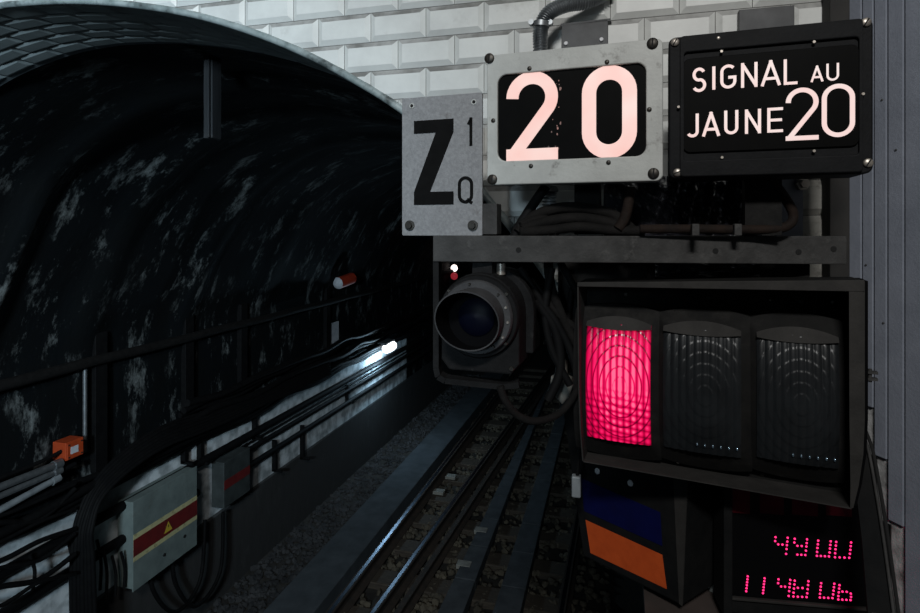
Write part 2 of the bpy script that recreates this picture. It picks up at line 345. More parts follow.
def letter(ch, fr, box, wpx, y, th, m, parent, name='letter'):
    """box = photo pixels (x0, y0, x1, y1) of the inked glyph on the sign's face"""
    x0, y0, x1, y1 = box; xm = (x0 + x1) / 2; ym = (y0 + y1) / 2
    X0 = fr.L(x0, ym, y).x; X1 = fr.L(x1, ym, y).x; Z1 = fr.L(xm, y0, y).z; Z0 = fr.L(xm, y1, y).z
    hw = (fr.L(xm + wpx / 2, ym, y).x - fr.L(xm - wpx / 2, ym, y).x) / 2
    W = max(X1 - X0 - 2 * hw, 1e-5); Hh = Z1 - Z0 - 2 * hw
    mb = MB()
    if ch == 'Z':
        t = 2 * hw; W0, H0 = X1 - X0, Z1 - Z0
        for poly in ([(0, H0), (W0, H0), (W0, H0 - t), (0, H0 - t)], [(0, 0), (W0, 0), (W0, t), (0, t)],
                     [(W0 - 1.45 * t, H0 - t), (W0, H0 - t), (1.35 * t, t), (0, t)]):
            mb.prism([(X0 + p[0], Z0 + p[1]) for p in poly], y - th, y)
    else:
        for pts, mode in glyph(ch, W, Hh):
            ribbon(mb, [(X0 + hw + p[0], Z0 + hw + p[1]) for p in pts], hw, mode, y, th)
    return mb.build(name, m, parent)
def screw(name, fr_pt, r, m, parent, ang=20, th=0.004, slot=True):
    x, y, z = fr_pt; mb = MB()
    mb.lathe((x, y, z), [(0.0001, -th), (r * .8, -th), (r, -th * .6), (r, 0)], 20)
    o = mb.build(name, m, parent, smooth=True)
    if slot:
        a = R(ang); d = Vector((math.cos(a), 0, math.sin(a))); n = Vector((-math.sin(a), 0, math.cos(a))); c = Vector((x, y - th - .0003, z))
        q = [c + d * r * .85 + n * r * .14, c - d * r * .85 + n * r * .14, c - d * r * .85 - n * r * .14, c + d * r * .85 - n * r * .14]
        MB().hexa(q, [p + Vector((0, .001, 0)) for p in q]).build('slot', m_slot, o)
    return o

# ================================================================== THE SETTING
DW = 1.40
half = [(-1.85, .700), (-1.67, .692), (-1.5, .673), (-1.316, .640), (-1.144, .597), (-.985, .542), (-.828, .474), (-.681, .394), (-.534, .300),
        (-.43, .205), (-.327, .090), (-.243, -.012), (-.14, -.15), (-.02, -.34), (.11, -.56), (.2, -.8)]
sm = spline([(a, 0, b) for a, b in half], 4)
right = [(p.x, p.z) for p in sm]
left = [(-1.85 - (x + 1.85) * .805, z) for x, z in right][::-1]
ARCH = left[:-1] + right                       # from the left springing over the crown to the right springing
ARCHF = [(ARCH[0][0], -3.5)] + [(ARCH[0][0], -2.9), (ARCH[0][0], -2.3), (ARCH[0][0], -1.7), (ARCH[0][0], -1.2)] + ARCH + [(.2, -1.2), (.2, -2), (.2, -3.5)]
XW = ARCH[0][0] - 0.02                         # plane of the tunnel's left wall
def arch_z(x):
    for i in range(len(ARCH) - 1):
        a, b = ARCH[i], ARCH[i + 1]
        if a[0] <= x <= b[0]: return a[1] + (b[1] - a[1]) * (x - a[0]) / max(b[0] - a[0], 1e-9)
    return None
# end wall: backing with the arch cut out, and bevelled tiles
mb = MB()
TOPZ = 2.1
for i in range(len(ARCH) - 1):
    a, b = ARCH[i], ARCH[i + 1]
    mb.add([(a[0], DW, H + a[1]), (b[0], DW, H + b[1]), (b[0], DW, H + TOPZ), (a[0], DW, H + TOPZ)], [(0, 1, 2, 3)])
mb.box((.2, DW, -.2), (1.6, DW + .02, H + TOPZ)); mb.box((-4.6, DW, -.2), (ARCH[0][0], DW + .02, H + TOPZ))
wall = mb.build('wall_end', m_grout); props(wall, kind='structure')

def tile_pts(x0, x1, z0, z1, e, bw, g):
    x0 += g; x1 -= g; z0 += g; z1 -= g
    v = [(x0, 0, z0), (x1, 0, z0), (x1, 0, z1), (x0, 0, z1), (x0 + bw, -e, z0 + bw), (x1 - bw, -e, z0 + bw), (x1 - bw, -e, z1 - bw), (x0 + bw, -e, z1 - bw)]
    f = [(4, 5, 6, 7), (0, 1, 5, 4), (1, 2, 6, 5), (2, 3, 7, 6), (3, 0, 4, 7)]
    return v, f
TW, TH = 0.15, 0.0755
def tile_origin():
    p = onY(371.1, 45, DW); return p.x, onY(371.1, 42.5, DW).z - H       # a joint on the row line under row A
jx, jz = tile_origin()
big = bmesh.new()
for r_ in range(-44, 26):
    for c_ in range(-22, 10):
        x0 = jx + c_ * TW + (0 if r_ % 2 == 0 else TW / 2); z0 = jz + r_ * TH
        if x0 > 1.4 or z0 > 1.9 or z0 < -3.3: continue
        if z0 < -1.6 and x0 < 1.4 and x0 > -.2 and z0 < -2.3: continue
        cx, cz = x0 + TW / 2, z0 + TH / 2
        v, f = tile_pts(x0, x0 + TW, z0, z0 + TH, 0.008, 0.013, 0.0008)
        t = bmesh.new(); vv = [t.verts.new((p[0], DW - .001 + p[1], H + p[2])) for p in v]
        for q in f: t.faces.new([vv[i] for i in q])
        # nearest arch point and its outward normal
        best = min(range(1, len(ARCHF) - 1), key=lambda i: (ARCHF[i][0] - cx) ** 2 + (ARCHF[i][1] - cz) ** 2)
        a, b, m_ = ARCHF[best - 1], ARCHF[best + 1], ARCHF[best]
        tx, tz = b[0] - a[0], b[1] - a[1]; L = math.hypot(tx, tz); nx, nz = -tz / L, tx / L
        d = (cx - m_[0]) * nx + (cz - m_[1]) * nz
        if abs(d) < .3:
            off = .004
            geom = t.verts[:] + t.edges[:] + t.faces[:]
            bmesh.ops.bisect_plane(t, geom=geom, plane_co=(m_[0] + nx * off, DW, H + m_[1] + nz * off), plane_no=(nx, 0, nz), clear_inner=True)
        elif d < 0: t.free(); continue
        mp_ = {}
        for q in t.faces:
            big.faces.new([mp_.setdefault(vx, None) or mp_.__setitem__(vx, big.verts.new(vx.co)) or mp_[vx] for vx in q.verts])
        t.free()
me = bpy.data.meshes.new('wall_tiles'); bmesh.ops.recalc_face_normals(big, faces=big.faces); big.to_mesh(me); big.free()
me.materials.append(m_tile); me.materials.append(m_dirtytile); me.materials.append(m_ledge)
for p in me.polygons:
    c = p.center
    if p.normal.y > 0: p.flip()
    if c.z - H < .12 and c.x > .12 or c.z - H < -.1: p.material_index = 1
    elif p.normal.z > .4: p.material_index = 2
wt = link(bpy.data.objects.new('wall_tiles', me)); wt.parent = wall

# rounded enamel nosing along the arch edge
mb = MB(); mb.tube([(x, DW - .006, H + z) for x, z in ARCH], .010, 10)
e = mb.build('arch_nosing', m_edge, wall, smooth=True)

# soffit of the portal ring, lined with the same bevelled tiles, its shade put into their colour
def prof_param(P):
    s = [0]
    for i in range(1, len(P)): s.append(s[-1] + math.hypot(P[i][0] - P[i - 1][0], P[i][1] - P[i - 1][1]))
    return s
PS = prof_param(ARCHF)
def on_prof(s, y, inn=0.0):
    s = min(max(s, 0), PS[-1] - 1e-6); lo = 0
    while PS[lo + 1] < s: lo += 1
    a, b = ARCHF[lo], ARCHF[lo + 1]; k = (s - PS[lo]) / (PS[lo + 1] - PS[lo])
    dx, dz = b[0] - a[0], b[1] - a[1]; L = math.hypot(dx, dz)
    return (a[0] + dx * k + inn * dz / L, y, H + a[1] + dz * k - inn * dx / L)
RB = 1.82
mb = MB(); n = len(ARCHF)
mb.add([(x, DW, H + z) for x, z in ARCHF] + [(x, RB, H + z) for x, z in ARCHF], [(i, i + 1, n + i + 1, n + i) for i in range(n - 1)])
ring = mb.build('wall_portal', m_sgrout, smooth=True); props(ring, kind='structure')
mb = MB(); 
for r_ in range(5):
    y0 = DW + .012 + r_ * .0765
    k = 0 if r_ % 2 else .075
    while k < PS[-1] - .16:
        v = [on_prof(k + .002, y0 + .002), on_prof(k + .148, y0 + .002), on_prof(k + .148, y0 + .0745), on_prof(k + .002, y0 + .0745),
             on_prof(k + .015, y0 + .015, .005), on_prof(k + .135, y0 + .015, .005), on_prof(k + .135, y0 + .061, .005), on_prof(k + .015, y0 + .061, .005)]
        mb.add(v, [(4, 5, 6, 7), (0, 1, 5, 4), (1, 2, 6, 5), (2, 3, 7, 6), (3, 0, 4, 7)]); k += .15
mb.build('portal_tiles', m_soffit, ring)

# tunnel lining with shallow uneven rings
mb = MB(); rows = []
y = 1.8; YE = 34
ribs = [(2.45, .07, .06), (3.15, .12, .06), (4.1, .12, .07), (5.2, .2, .045), (6.4, .15, .05), (7.9, .2, .05), (9.6, .2, .05), (11.5, .25, .06), (14, .3, .06), (17, .3, .06), (21, .3, .06)]
while y < YE: rows.append(y); y += .06 if y < 9 else .25
rows.append(YE); npf = 0; pf = []
k = 0.0
while k < PS[-1]: pf.append(k); k += .07
vs = []; uvs = []
for y in rows:
    b = sum(h * math.exp(-((y - c) / w_) ** 2) for c, w_, h in ribs)
    for s_ in pf:
        up = min(max((on_prof(s_, 0)[2] - H + 1.1) / .6, 0), 1)
        x_ = .006 * math.sin(s_ * 9 + y * 3) + .008 * math.sin(s_ * 4.3 - y * 5.1)
        vs.append(on_prof(s_, y, -.02 + (b + x_) * up)); uvs.append((s_, y))
n = len(pf)
me = bpy.data.meshes.new('wall_tunnel'); me.from_pydata(vs, [], [(j * n + i, j * n + i + 1, (j + 1) * n + i + 1, (j + 1) * n + i) for j in range(len(rows) - 1) for i in range(n - 1)])
uvl = me.uv_layers.new(name='UVMap')
for lp in me.loops: uvl.data[lp.index].uv = uvs[lp.vertex_index]
for p in me.polygons: p.use_smooth = True
# left wall zone gets a whitewashed band in its own paint
def lining_mat():
    m = m_soot; nt = m.node_tree; b = nt.nodes['Principled BSDF']
    src = b.inputs['Base Color'].links[0].from_socket
    N = nt.nodes.new; g = N('ShaderNodeNewGeometry'); sp = N('ShaderNodeSeparateXYZ'); nt.links.new(g.outputs['Position'], sp.inputs[0])
    nz = N('ShaderNodeTexNoise'); nz.inputs['Scale'].default_value = 2.2; nz.inputs['Detail'].default_value = 5; nt.links.new(g.outputs['Position'], nz.inputs['Vector'])
    nz2 = N('ShaderNodeTexNoise'); nz2.inputs['Scale'].default_value = 9; nz2.inputs['Detail'].default_value = 8; nt.links.new(g.outputs['Position'], nz2.inputs['Vector'])
    j = N('ShaderNodeMath'); j.operation = 'MULTIPLY_ADD'; nt.links.new(nz.outputs['Fac'], j.inputs[0]); j.inputs[1].default_value = .05; nt.links.new(sp.outputs[2], j.inputs[2])
    def mth(op, a, b_):
        n = N('ShaderNodeMath'); n.operation = op
        for i, v in enumerate((a, b_)):
            if isinstance(v, (int, float)): n.inputs[i].default_value = v
            else: nt.links.new(v, n.inputs[i])
        return n.outputs[0]
    k = abs(XW) / 2.95
    z1 = H - 1.51 * k + .025; z0 = H - 2.18 * k + .025
    msk = mth('MULTIPLY', mth('GREATER_THAN', j.outputs[0], z0), mth('LESS_THAN', j.outputs[0], z1))
    msk = mth('MULTIPLY', msk, mth('LESS_THAN', sp.outputs[0], -3.0))
    msk = mth('MULTIPLY', msk, mth('LESS_THAN', sp.outputs[1], 9.4))
    cr = N('ShaderNodeValToRGB'); cr.color_ramp.elements[0].position = .36; cr.color_ramp.elements[0].color = (.3, .33, .34, 1)
    cr.color_ramp.elements[1].position = .6; cr.color_ramp.elements[1].color = (.66, .70, .72, 1); nt.links.new(nz2.outputs['Fac'], cr.inputs[0])
    mx = N('ShaderNodeMix'); mx.data_type = 'RGBA'; nt.links.new(msk, mx.inputs['Factor']); nt.links.new(src, mx.inputs['A']); nt.links.new(cr.outputs[0], mx.inputs['B'])
    # below the band and in the cable zone the wall is plain black brick
    low = mth('MULTIPLY', mth('LESS_THAN', sp.outputs[2], z0), .9)
    mx2 = N('ShaderNodeMix'); mx2.data_type = 'RGBA'; nt.links.new(low, mx2.inputs['Factor']); nt.links.new(mx.outputs['Result'], mx2.inputs['A']); mx2.inputs['B'].default_value = (.055, .055, .055, 1)
    nt.links.new(mx2.outputs['Result'], b.inputs['Base Color'])
lining_mat(); me.materials.append(m_soot)
tun = link(bpy.data.objects.new('wall_tunnel', me)); props(tun, kind='structure')
MB().box((-4.2, YE, -.3), (.8, YE + .1, H + 1.2)).build('wall_back', m_darkvoid)['kind'] = 'structure'
MB().box((XW - .2, .3, -.42), (.4, YE, -.20)).build('floor', m_bed)['kind'] = 'structure'
MB().box((0.22, -3.0, H - 1.85), (1.6, DW, H - 1.72)).build('floor_platform', m_floor)['kind'] = 'structure'
MB().box((0.22, -3.0, -.2), (.32, DW, H - 1.85)).build('wall_platform_edge', m_kerb)['kind'] = 'structure'

# right-hand return wall: tiled, then clad with blue-grey sheet-metal strips that end in steps
XC = 0.60
MB().box((XC + .012, .35, H - 1.72), (XC + .06, DW, H + TOPZ)).build('wall_right', m_grout)['kind'] = 'structure'
wr = bpy.data.objects['wall_right']
mb = MB()
for r_ in range(-22, 25):
    for c_ in range(0, 8):
        y1 = DW - c_ * TW - (TW / 2 if r_ % 2 else 0); y0 = y1 - TW; z0 = jz + r_ * TH
        if y0 < .35: continue
        v, f = tile_pts(y0, y1, z0, z0 + TH, .008, .013, .0008)
        mb.add([(XC + .012 + p[1], p[0], H + p[2]) for p in v], f)
mb.build('wall_tiles', m_tile, wr)
strips = [(848, 863, 406), (863.5, 874.7, 406), (875.3, 888.3, 457), (889, 905.3, 523), (906, 925, 640), (926, 960, 700), (962, 1010, 700)]
CF = Frame(848, 1.2, -60)
cl = thing('metal_cladding', 'tall blue-grey sheet-metal strips beside the black sign, bottoms stepping down', 'cladding', CF)
for a, b, yb in strips:
    xa = CF.L(a, YH).x; xb = CF.L(b, YH).x; zb = CF.L((a + b) / 2, yb).z
    MB().box((xa + .0012, -.004, zb), (xb - .0012, .001, 1.9)).build('strip', m_clad, cl, bevel=.0012)
    MB().box((xa - .002, .0012, zb + .002), (xb + .002, .003, 1.9)).build('gap_shade', m_darkvoid, cl)  # added black sheet that darkens the gaps between strips
for px, py in ((866, 265), (883.5, 323), (896, 150), (882, 100)):
    p = CF.L(px, py, -.004); MB().lathe(p, [(.0001, -.002), (.0018, -.0015), (.0025, 0)], 10).build('rivet', m_plate, cl)
# white glazed blocks showing under the stepped strips
tb = thing('white_tile_blocks', 'worn white glazed blocks stepping down below the blue-grey metal strips', 'blocks', CF)
for (a, b, ya, yb) in ((862, 875, 400, 454), (874.5, 889, 450, 521), (888.5, 905.5, 516, 640)):
    xa = CF.L(a, YH).x; xb = CF.L(b, YH).x; MB().box((xa, .004, CF.L((a + b) / 2, yb, .004).z), (xb, .03, CF.L((a + b) / 2, ya, .004).z)).build('block', m_tileworn, tb, bevel=.003)
# ================================================================== TRACK
ZR = 0.0
def rail_line(pa, pb, y0=2.2, y1=20):
    a = onZ(*pa, ZR); b = onZ(*pb, ZR); d = (b - a) / (b.y - a.y)
    return a + d * (y0 - a.y), a + d * (y1 - a.y)
def rail(pa, pb, name, label, scale=1.0, dz=0.0):
    a, b = rail_line(pa, pb)
    prof = [(-.033, 0), (.033, 0), (.035, -.012), (.03, -.032), (.01, -.04), (.009, -.11), (.025, -.12), (.06, -.13), (.062, -.14), (-.062, -.14), (-.06, -.13), (-.025, -.12), (-.009, -.11), (-.01, -.04), (-.03, -.032), (-.035, -.012)]
    t = thing(name, label, 'rail'); d = (b - a).normalized(); nx = Vector((d.y, -d.x, 0))
    def pr(pf):
        n = len(pf); mb = MB()
        mb.add([a + nx * p[0] * scale + Vector((0, 0, p[1] * scale + dz)) for p in pf] + [b + nx * p[0] * scale + Vector((0, 0, p[1] * scale + dz)) for p in pf],
               [tuple(range(n)), tuple(range(2 * n - 1, n - 1, -1))] + [(i, (i + 1) % n, (i + 1) % n + n, i + n) for i in range(n)])
        return mb
    if scale == 1: pr([(-.017, .0015), (.017, .0015), (.019, -.004), (-.019, -.004)]).build('running_surface', m_rail, t, smooth=False)
    pr(prof).build('rail_body', m_railside, t)
rail((392, 531), (489, 405), 'track_rail', 'left running rail with shiny top next to the concrete kerb')
rail((372, 613), (511, 422), 'track_rail', 'second shiny rail running just right of the left running rail')
rail((395, 613), (520, 425), 'guard_rail', 'low dull guard rail hugging the right side of the second rail', .8, -.02)
rail((561, 613), (578, 515), 'track_rail', 'dull rail farthest right, passing behind the striped case')
# kerb
a0 = onZ(363, 504, .02); a1 = onZ(400, 504, .02)
mb = MB(); mb.box((a0.x, 2.0, -.2), (a1.x, 20, .02)); mb.build('floor_kerb', m_kerb, bevel=.01)['kind'] = 'structure'
# slabs in two rows
def slab_row(la, lb, ra, rb, label, group):
    A0, A1 = onZ(*la, ZR - .03), onZ(*lb, ZR - .03); B0, B1 = onZ(*ra, ZR - .03), onZ(*rb, ZR - .03)
    y = 3.0
    while y < 15:
        def X_(P, Q, yy): return P.x + (Q.x - P.x) * (yy - P.y) / (Q.y - P.y)
        ya, yb = y + .006, y + .594
        top = [(X_(A0, A1, ya), ya), (X_(B0, B1, ya), ya), (X_(B0, B1, yb), yb), (X_(A0, A1, yb), yb)]
        z = ZR - .03 + random.uniform(-.004, .004)
        o = MB().hexa([(p[0], p[1], z) for p in top], [(p[0], p[1], z - .11) for p in top]).build('concrete_slab', m_slab, bevel=.006)
        props(o, label, 'slab', group); y += .6
slab_row((491.7, 500), (527, 427), (506, 500), (534, 427), 'narrow bluish concrete slab in the left of two slab rows between the rails', 'slabs in the left row')
slab_row((529, 500), (549.5, 437), (546.6, 500), (561, 439), 'narrow bluish concrete slab in the right slab row beside the striped case', 'slabs in the right row')
base = None
for i in range(20):
    y = 3.0 + i * .6
    if base is None:
        base = MB().box((-1.45, -.12, -.12), (1.15, .12, -.0)).build('wooden_sleeper', m_wood, bevel=.012); o = base
    else:
        o = base.copy(); C.objects.link(o)
    o.location = (-1.6, y, -.085 - .052)
    props(o, 'dark oily wooden sleeper lying across the track bed under the rails', 'sleeper', 'sleepers of the track')
# pale fastening plates
for i, (px, py, lab) in enumerate([(481, 530, 'pale rectangular plate on a sleeper, upper of the two beside the left slab row'), (464, 564, 'pale rectangular plate on a sleeper, lowest and nearest in the track'),
                   (451, 476, 'small pale plate between the left rails, upper of two'), (439, 491, 'small pale plate between the left rails, lower of two')]):
    p = onZ(px, py, -.035 if i < 2 else -.1); o = MB().box((-.07, -.05, -.03), (.07, .05, .01)).build('fastening_plate', m_ceramic, bevel=.004); o.location = p
    props(o, lab, 'plate')
# ballast
def stones(n, x0, x1, y0, y1, z, rmin, rmax, mb):
    ico = [(0, 0, -1), (.72, -.53, -.45), (-.28, -.85, -.45), (-.89, 0, -.45), (-.28, .85, -.45), (.72, .53, -.45), (.28, -.85, .45), (-.72, -.53, .45), (-.72, .53, .45), (.28, .85, .45), (.89, 0, .45), (0, 0, 1)]
    fc = [(0, 1, 2), (1, 0, 5), (0, 2, 3), (0, 3, 4), (0, 4, 5), (1, 5, 10), (2, 1, 6), (3, 2, 7), (4, 3, 8), (5, 4, 9), (1, 10, 6), (2, 6, 7), (3, 7, 8), (4, 8, 9), (5, 9, 10), (6, 10, 11), (7, 6, 11), (8, 7, 11), (9, 8, 11), (10, 9, 11)]
    for _ in range(n):
        k = random.random() ** 1.5; y = y0 + (y1 - y0) * k; x = random.uniform(x0, x1); r = random.uniform(rmin, rmax)
        a = random.uniform(0, 6.28); ca, sa = math.cos(a), math.sin(a); sx, sy, sz = [random.uniform(.6, 1.25) for _ in range(3)]
        vs = []
        for p in ico:
            j = random.uniform(.8, 1.2); q = (p[0] * sx * r * j, p[1] * sy * r * j, p[2] * sz * .75 * r * j)
            vs.append((x + q[0] * ca - q[1] * sa, y + q[0] * sa + q[1] * ca, z + q[2] + random.uniform(-.01, .01)))
        mb.add(vs, fc)
mb = MB()
stones(2300, XW + .03, a0.x - .01, 3.0, 13, -.045, .018, .042, mb)
o = mb.build('ballast', mat('dark_grey_ballast', (0.06, 0.06, 0.062), (0.02, 0.02, 0.021), 4, .85, spec=.3)); props(o, 'dark grey ballast stones heaped between the kerb and the tunnel wall', 'ballast', kind='stuff')  # greyer and darker than the ballast between the rails
mb = MB()
stones(1500, a1.x + .02, -1.7, 3.0, 13, -.165, .02, .045, mb)
stones(2600, -1.75, -.1, 3.0, 13, -.155, .02, .045, mb)
o = mb.build('ballast', m_ballast); props(o, 'rough brown ballast stones between the rails and slabs', 'ballast', kind='stuff')
MB().box((XW - .02, 2, -.2), (a0.x, 20, -.05)).build('floor_ballast_bed', m_bed)['kind'] = 'structure'

# ================================================================== LEFT TUNNEL WALL
def wl(px, py, off=0.0): return onX(px, py, XW + off)
def hpipe(zpx, r, y0, y1, off, m, name, label, cat, group=None, sag=0.0, n=24, segs=True):
    p = wl(*zpx, off); pts = []
    for i in range(n + 1):
        y = y0 + (y1 - y0) * i / n
        ph = (y - y0) / 1.3
        pts.append((p.x, y, p.z - sag * abs(math.sin(ph * math.pi)) + .0))
    o = MB().tube(pts, r, 10).build(name, m, smooth=True); return props(o, label, cat, group)
hpipe((200, 334), .035, 1.9, 16, .07, m_conduit if False else m_dust, 'wall_pipe', 'long dark pipe running the tunnel wall above the other cables', 'pipe', sag=.008, n=80)
hpipe((217, 453), .034, 1.9, 13, .06, m_cable, 'wall_pipe', 'upper of the black pipes crossing the whitewashed band', 'pipe')
hpipe((315, 410), .024, 4.7, 13, .05, m_cable, 'wall_pipe', 'middle thin black pipe on the whitewashed band beyond the far box', 'pipe')
hpipe((251, 464.5), .028, 4.7, 13, .05, m_cable, 'wall_pipe', 'lowest black pipe on the whitewashed band beyond the far box', 'pipe')
hpipe((65, 575), .034, 1.9, 4.2, .06, m_cable, 'wall_pipe', 'lower black pipe at the lower left edge before the striped cabinet', 'pipe')
hpipe((306, 410), .012, 4.7, 13, .03, m_cable, 'wall_pipe', 'thinnest black line on the whitewashed band under the upper pipe', 'pipe')
# drooping cable bundle above the band
for i in range(9):
    z = wl(200, 441 - i * 5.5, .1).z; pts = []
    off = .06 + .03 * (i % 3); ph = random.uniform(0, 1)
    for k in range(60):
        y = 4.0 + k * .15 if i > 3 else 2.0 + k * .18
        pts.append((XW + off + .01 * math.sin(k * .5 + i), y, z - .035 * abs(math.sin((y * .8 + ph) * math.pi / 1.2)) + .01 * math.sin(k + i)))
    o = MB().tube(pts, .022 + .004 * (i % 3), 8).build('wall_cable', m_cable, smooth=True)
    props(o, 'black cable drooping in the thick bundle along the top of the whitewashed band', 'cable', 'cables of the drooping bundle')
# cable fans: sweep from the bundle down into the vertical drop, and from the left into it
for i in range(7):
    o_ = .10 + .02 * i
    pts = [wl(330, 362 + i * 2, o_), wl(220, 406 + i * 3, o_), wl(160, 428 + i * 3.5, o_), wl(108, 466 + i * 4, o_), wl(80 + i * 2, 510 + i * 3, o_ + .02), wl(72 + i * 3.5, 560, o_ + .02), wl(72 + i * 4, 640, o_)]
    o = MB().tube(spline(pts, 8), .014 + .003 * (i % 2), 8).build('drop_cable', m_cable, smooth=True)
    props(o, 'black cable curving out of the bundle and dropping beside the striped cabinet', 'cable', 'cables dropping beside the striped cabinet')
for i in range(9):
    o_ = .08 + .015 * i; y0 = 470 + i * 15
    pts = [wl(-40, y0 + 25, o_), wl(0, y0 + 8 + (i % 3) * 4, o_), wl(40, y0 - 8 + (i % 4) * 4, o_), wl(75, y0 - 26 + (i % 3) * 5, o_)]
    o = MB().tube(spline(pts, 8), .012 + .004 * (i % 2), 8).build('wall_cable', m_cable, smooth=True)
    props(o, 'black cable slanting across the lower left corner into the cable drop', 'cable', 'slanting cables at the lower left')
for i, (px, ya, yb) in enumerate([(97, 540, 590), (103, 548, 600), (112, 556, 596), (121, 552, 588), (68, 540, 585), (30, 555, 590)]):
    a = wl(px, ya, .11); b = wl(px + 3, yb, .11); mid = (a + b) / 2 + Vector((0, .02, 0))
    o = MB().tube(spline([a, mid, b], 6), .010, 6).build('loose_wire', m_cable, smooth=True)
    props(o, 'thin black wire hanging over the white band left of the striped cabinet', 'wire', 'wires hanging left of the striped cabinet')
# brackets and hangers along the band
for i, px in enumerate((181, 197, 252, 272, 300, 345)):
    a = wl(px, 400, .0); z1 = wl(px, [428, 425, 410, 440, 425, 385][i], .0).z; z0 = wl(px, [462, 462, 438, 470, 458, 402][i], .0).z
    mb = MB().box((XW + .005, a.y - .012, z0), (XW + .05, a.y + .012, z1)); mb.box((XW + .005, a.y - .012, z0 - .012), (XW + .12, a.y + .012, z0 + .012))
    o = mb.build('cable_bracket', m_cable); props(o, 'short dark iron bracket holding the pipes on the whitewashed band', 'bracket', 'brackets on the whitewashed band')
# pilaster-like iron uprights
for i, (px, ya, yb) in enumerate([(96, 368, 470), (185, 340, 425), (240, 330, 400), (325, 308, 370)]):
    a = wl(px, ya, 0); b = wl(px, yb, 0)
    o = MB().box((XW + .002, a.y - .05, b.z), (XW + .05, a.y + .05, a.z + .25)).build('iron_upright', m_cable, bevel=.004)
    props(o, ['nearest', 'second', 'third', 'farthest'][i] + ' of the dark iron uprights on the wall under the long pipe', 'upright')
# vertical conduit, orange box, aluminium tubes
a, b = wl(85, 366, .04), wl(85, 452, .04); b.y = a.y
o = MB().tube([a, (a + b) / 2, b], .014, 10).build('vertical_conduit', m_galv, smooth=True); props(o, 'thin pale vertical conduit beside the orange box on the tunnel wall', 'conduit')
t = thing('junction_box', 'small orange junction box with a white label on the tunnel wall', 'box')
fa = wl(66, 445, .12); fb = wl(83.5, 440, .12); zt = wl(66, 443.5, .12).z; zb = wl(66, 461.5, .12).z
MB().box((XW + .01, fa.y, zb), (XW + .12, fb.y, zt)).build('body', m_orbox, t, bevel=.004)
mb = MB().box((XW + .12, fa.y + .006, zb + .006), (XW + .126, fb.y - .006, zt - .006)); mb.build('lid', m_orbox, t, bevel=.002)
la, lb = wl(71, 452, .128), wl(78.5, 445, .128)
MB().box((XW + .126, la.y, wl(72, 454, .128).z), (XW + .1275, lb.y, wl(72, 447, .128).z)).build('label', m_paper, t)
for yy in (fa.y + .018, fb.y - .018):
    for zz in (zb + .018, zt - .018): MB().cyl((XW + .126, yy, zz), (1, 0, 0), .006, .002, 8).build('screw', m_slot, t)
for i, (pa, pb, r_) in enumerate([((0, 487), (58, 464), .022), ((0, 496), (58, 471), .018), ((0, 510), (56, 479), .02)]):
    a = wl(*pa, .1); b = wl(*pb, .1); d = (a - b).normalized()
    if True:
        mb = MB().tube([b, a + d * 1.2], r_, 12)
        mb.tube([b - d * .02, b + d * .03], r_ * 1.35, 12)
        o = mb.build('conduit_tube', m_galv if i < 2 else m_conduit, smooth=True)
        props(o, ['upper bright metal conduit tube ending at the orange box', 'middle metal conduit tube, just under the bright one at the orange box', 'lowest duller conduit tube at the left edge under the orange box'][i], 'conduit')
# striped cabinet
t = thing('electrical_cabinet', 'pale grey cabinet with a cream-bordered red stripe and yellow warning triangle', 'cabinet')
off = .16; A = wl(133, 540, off); B = wl(197, 505, off)
y0, y1 = A.y, B.y; zt = (wl(133, 500, off).z + wl(197, 468, off).z) / 2; zb = (wl(137, 587, off).z + wl(198, 546, off).z) / 2
MB().box((XW + .01, y0 + .01, zb + .01), (XW + off - .01, y1 - .01, zt - .01)).build('body', m_cab, t, bevel=.006)
MB().box((XW + off - .01, y0, zb), (XW + off, y1, zt)).build('door', m_cab, t, bevel=.003)
hh = zt - zb
def band(f0, f1, m, name): 
    MB().box((XW + off, y0 + .002, zb + hh * f0), (XW + off + .0015, y1 - .002, zb + hh * f1)).build(name, m, t)
band(.33, .63, m_cream, 'cream_stripe')
MB().box((XW + off + .001, y0 + .002, zb + hh * .385), (XW + off + .003, y1 - .002, zb + hh * .575)).build('red_stripe', m_redst, t)
cy = (wl(168, 520, off)).y; cz = zb + hh * .47; q = hh * .065
mb = MB(); mb.hexa([(XW + off + .0035, cy - q, cz - q * .8), (XW + off + .0035, cy + q, cz - q * .8), (XW + off + .0035, cy + .001, cz + q), (XW + off + .0035, cy - .001, cz + q)],
                   [(XW + off + .002, cy - q, cz - q * .8), (XW + off + .002, cy + q, cz - q * .8), (XW + off + .002, cy + .001, cz + q), (XW + off + .002, cy - .001, cz + q)])
tri = mb.build('warning_triangle', m_yellow, t)
bolt = [(.004, .68), (-.12, .1), (.06, .15), (-.04, -.5), (.16, .32), (0.0, .28), (.12, .68)]
MB().add([(XW + off + .0042, cy + p[0] * q * 1.6, cz + p[1] * q * .7) for p in bolt], [tuple(range(7))]).build('lightning_mark', m_slot, tri)
for (fy, fz) in ((.45, .17), (.78, .22)):
    MB().cyl((XW + off, y0 + (y1 - y0) * fy, zb + hh * fz), (1, 0, 0), .012, .006, 12).build('lock', m_slot, t)
# darker far box
t = thing('electrical_cabinet', 'smaller dark grimy box with a faint red stripe beyond the striped cabinet', 'cabinet')
off = .14; y0 = wl(224, 480, off).y; y1 = wl(250, 480, off).y; zt = wl(224, 463, off).z; zb = wl(224, 509, off).z
m_dkcab = mat('grimy_dark_cabinet', (0.05, 0.06, 0.06), (0.025, 0.03, 0.03), 8, 0.6)
MB().box((XW + .01, y0, zb), (XW + off, y1, zt)).build('body', m_dkcab, t, bevel=.006)
MB().box((XW + off, y0 + .004, zb + (zt - zb) * .40), (XW + off + .002, y1 - .004, zb + (zt - zb) * .60)).build('red_stripe', m_redst, t)
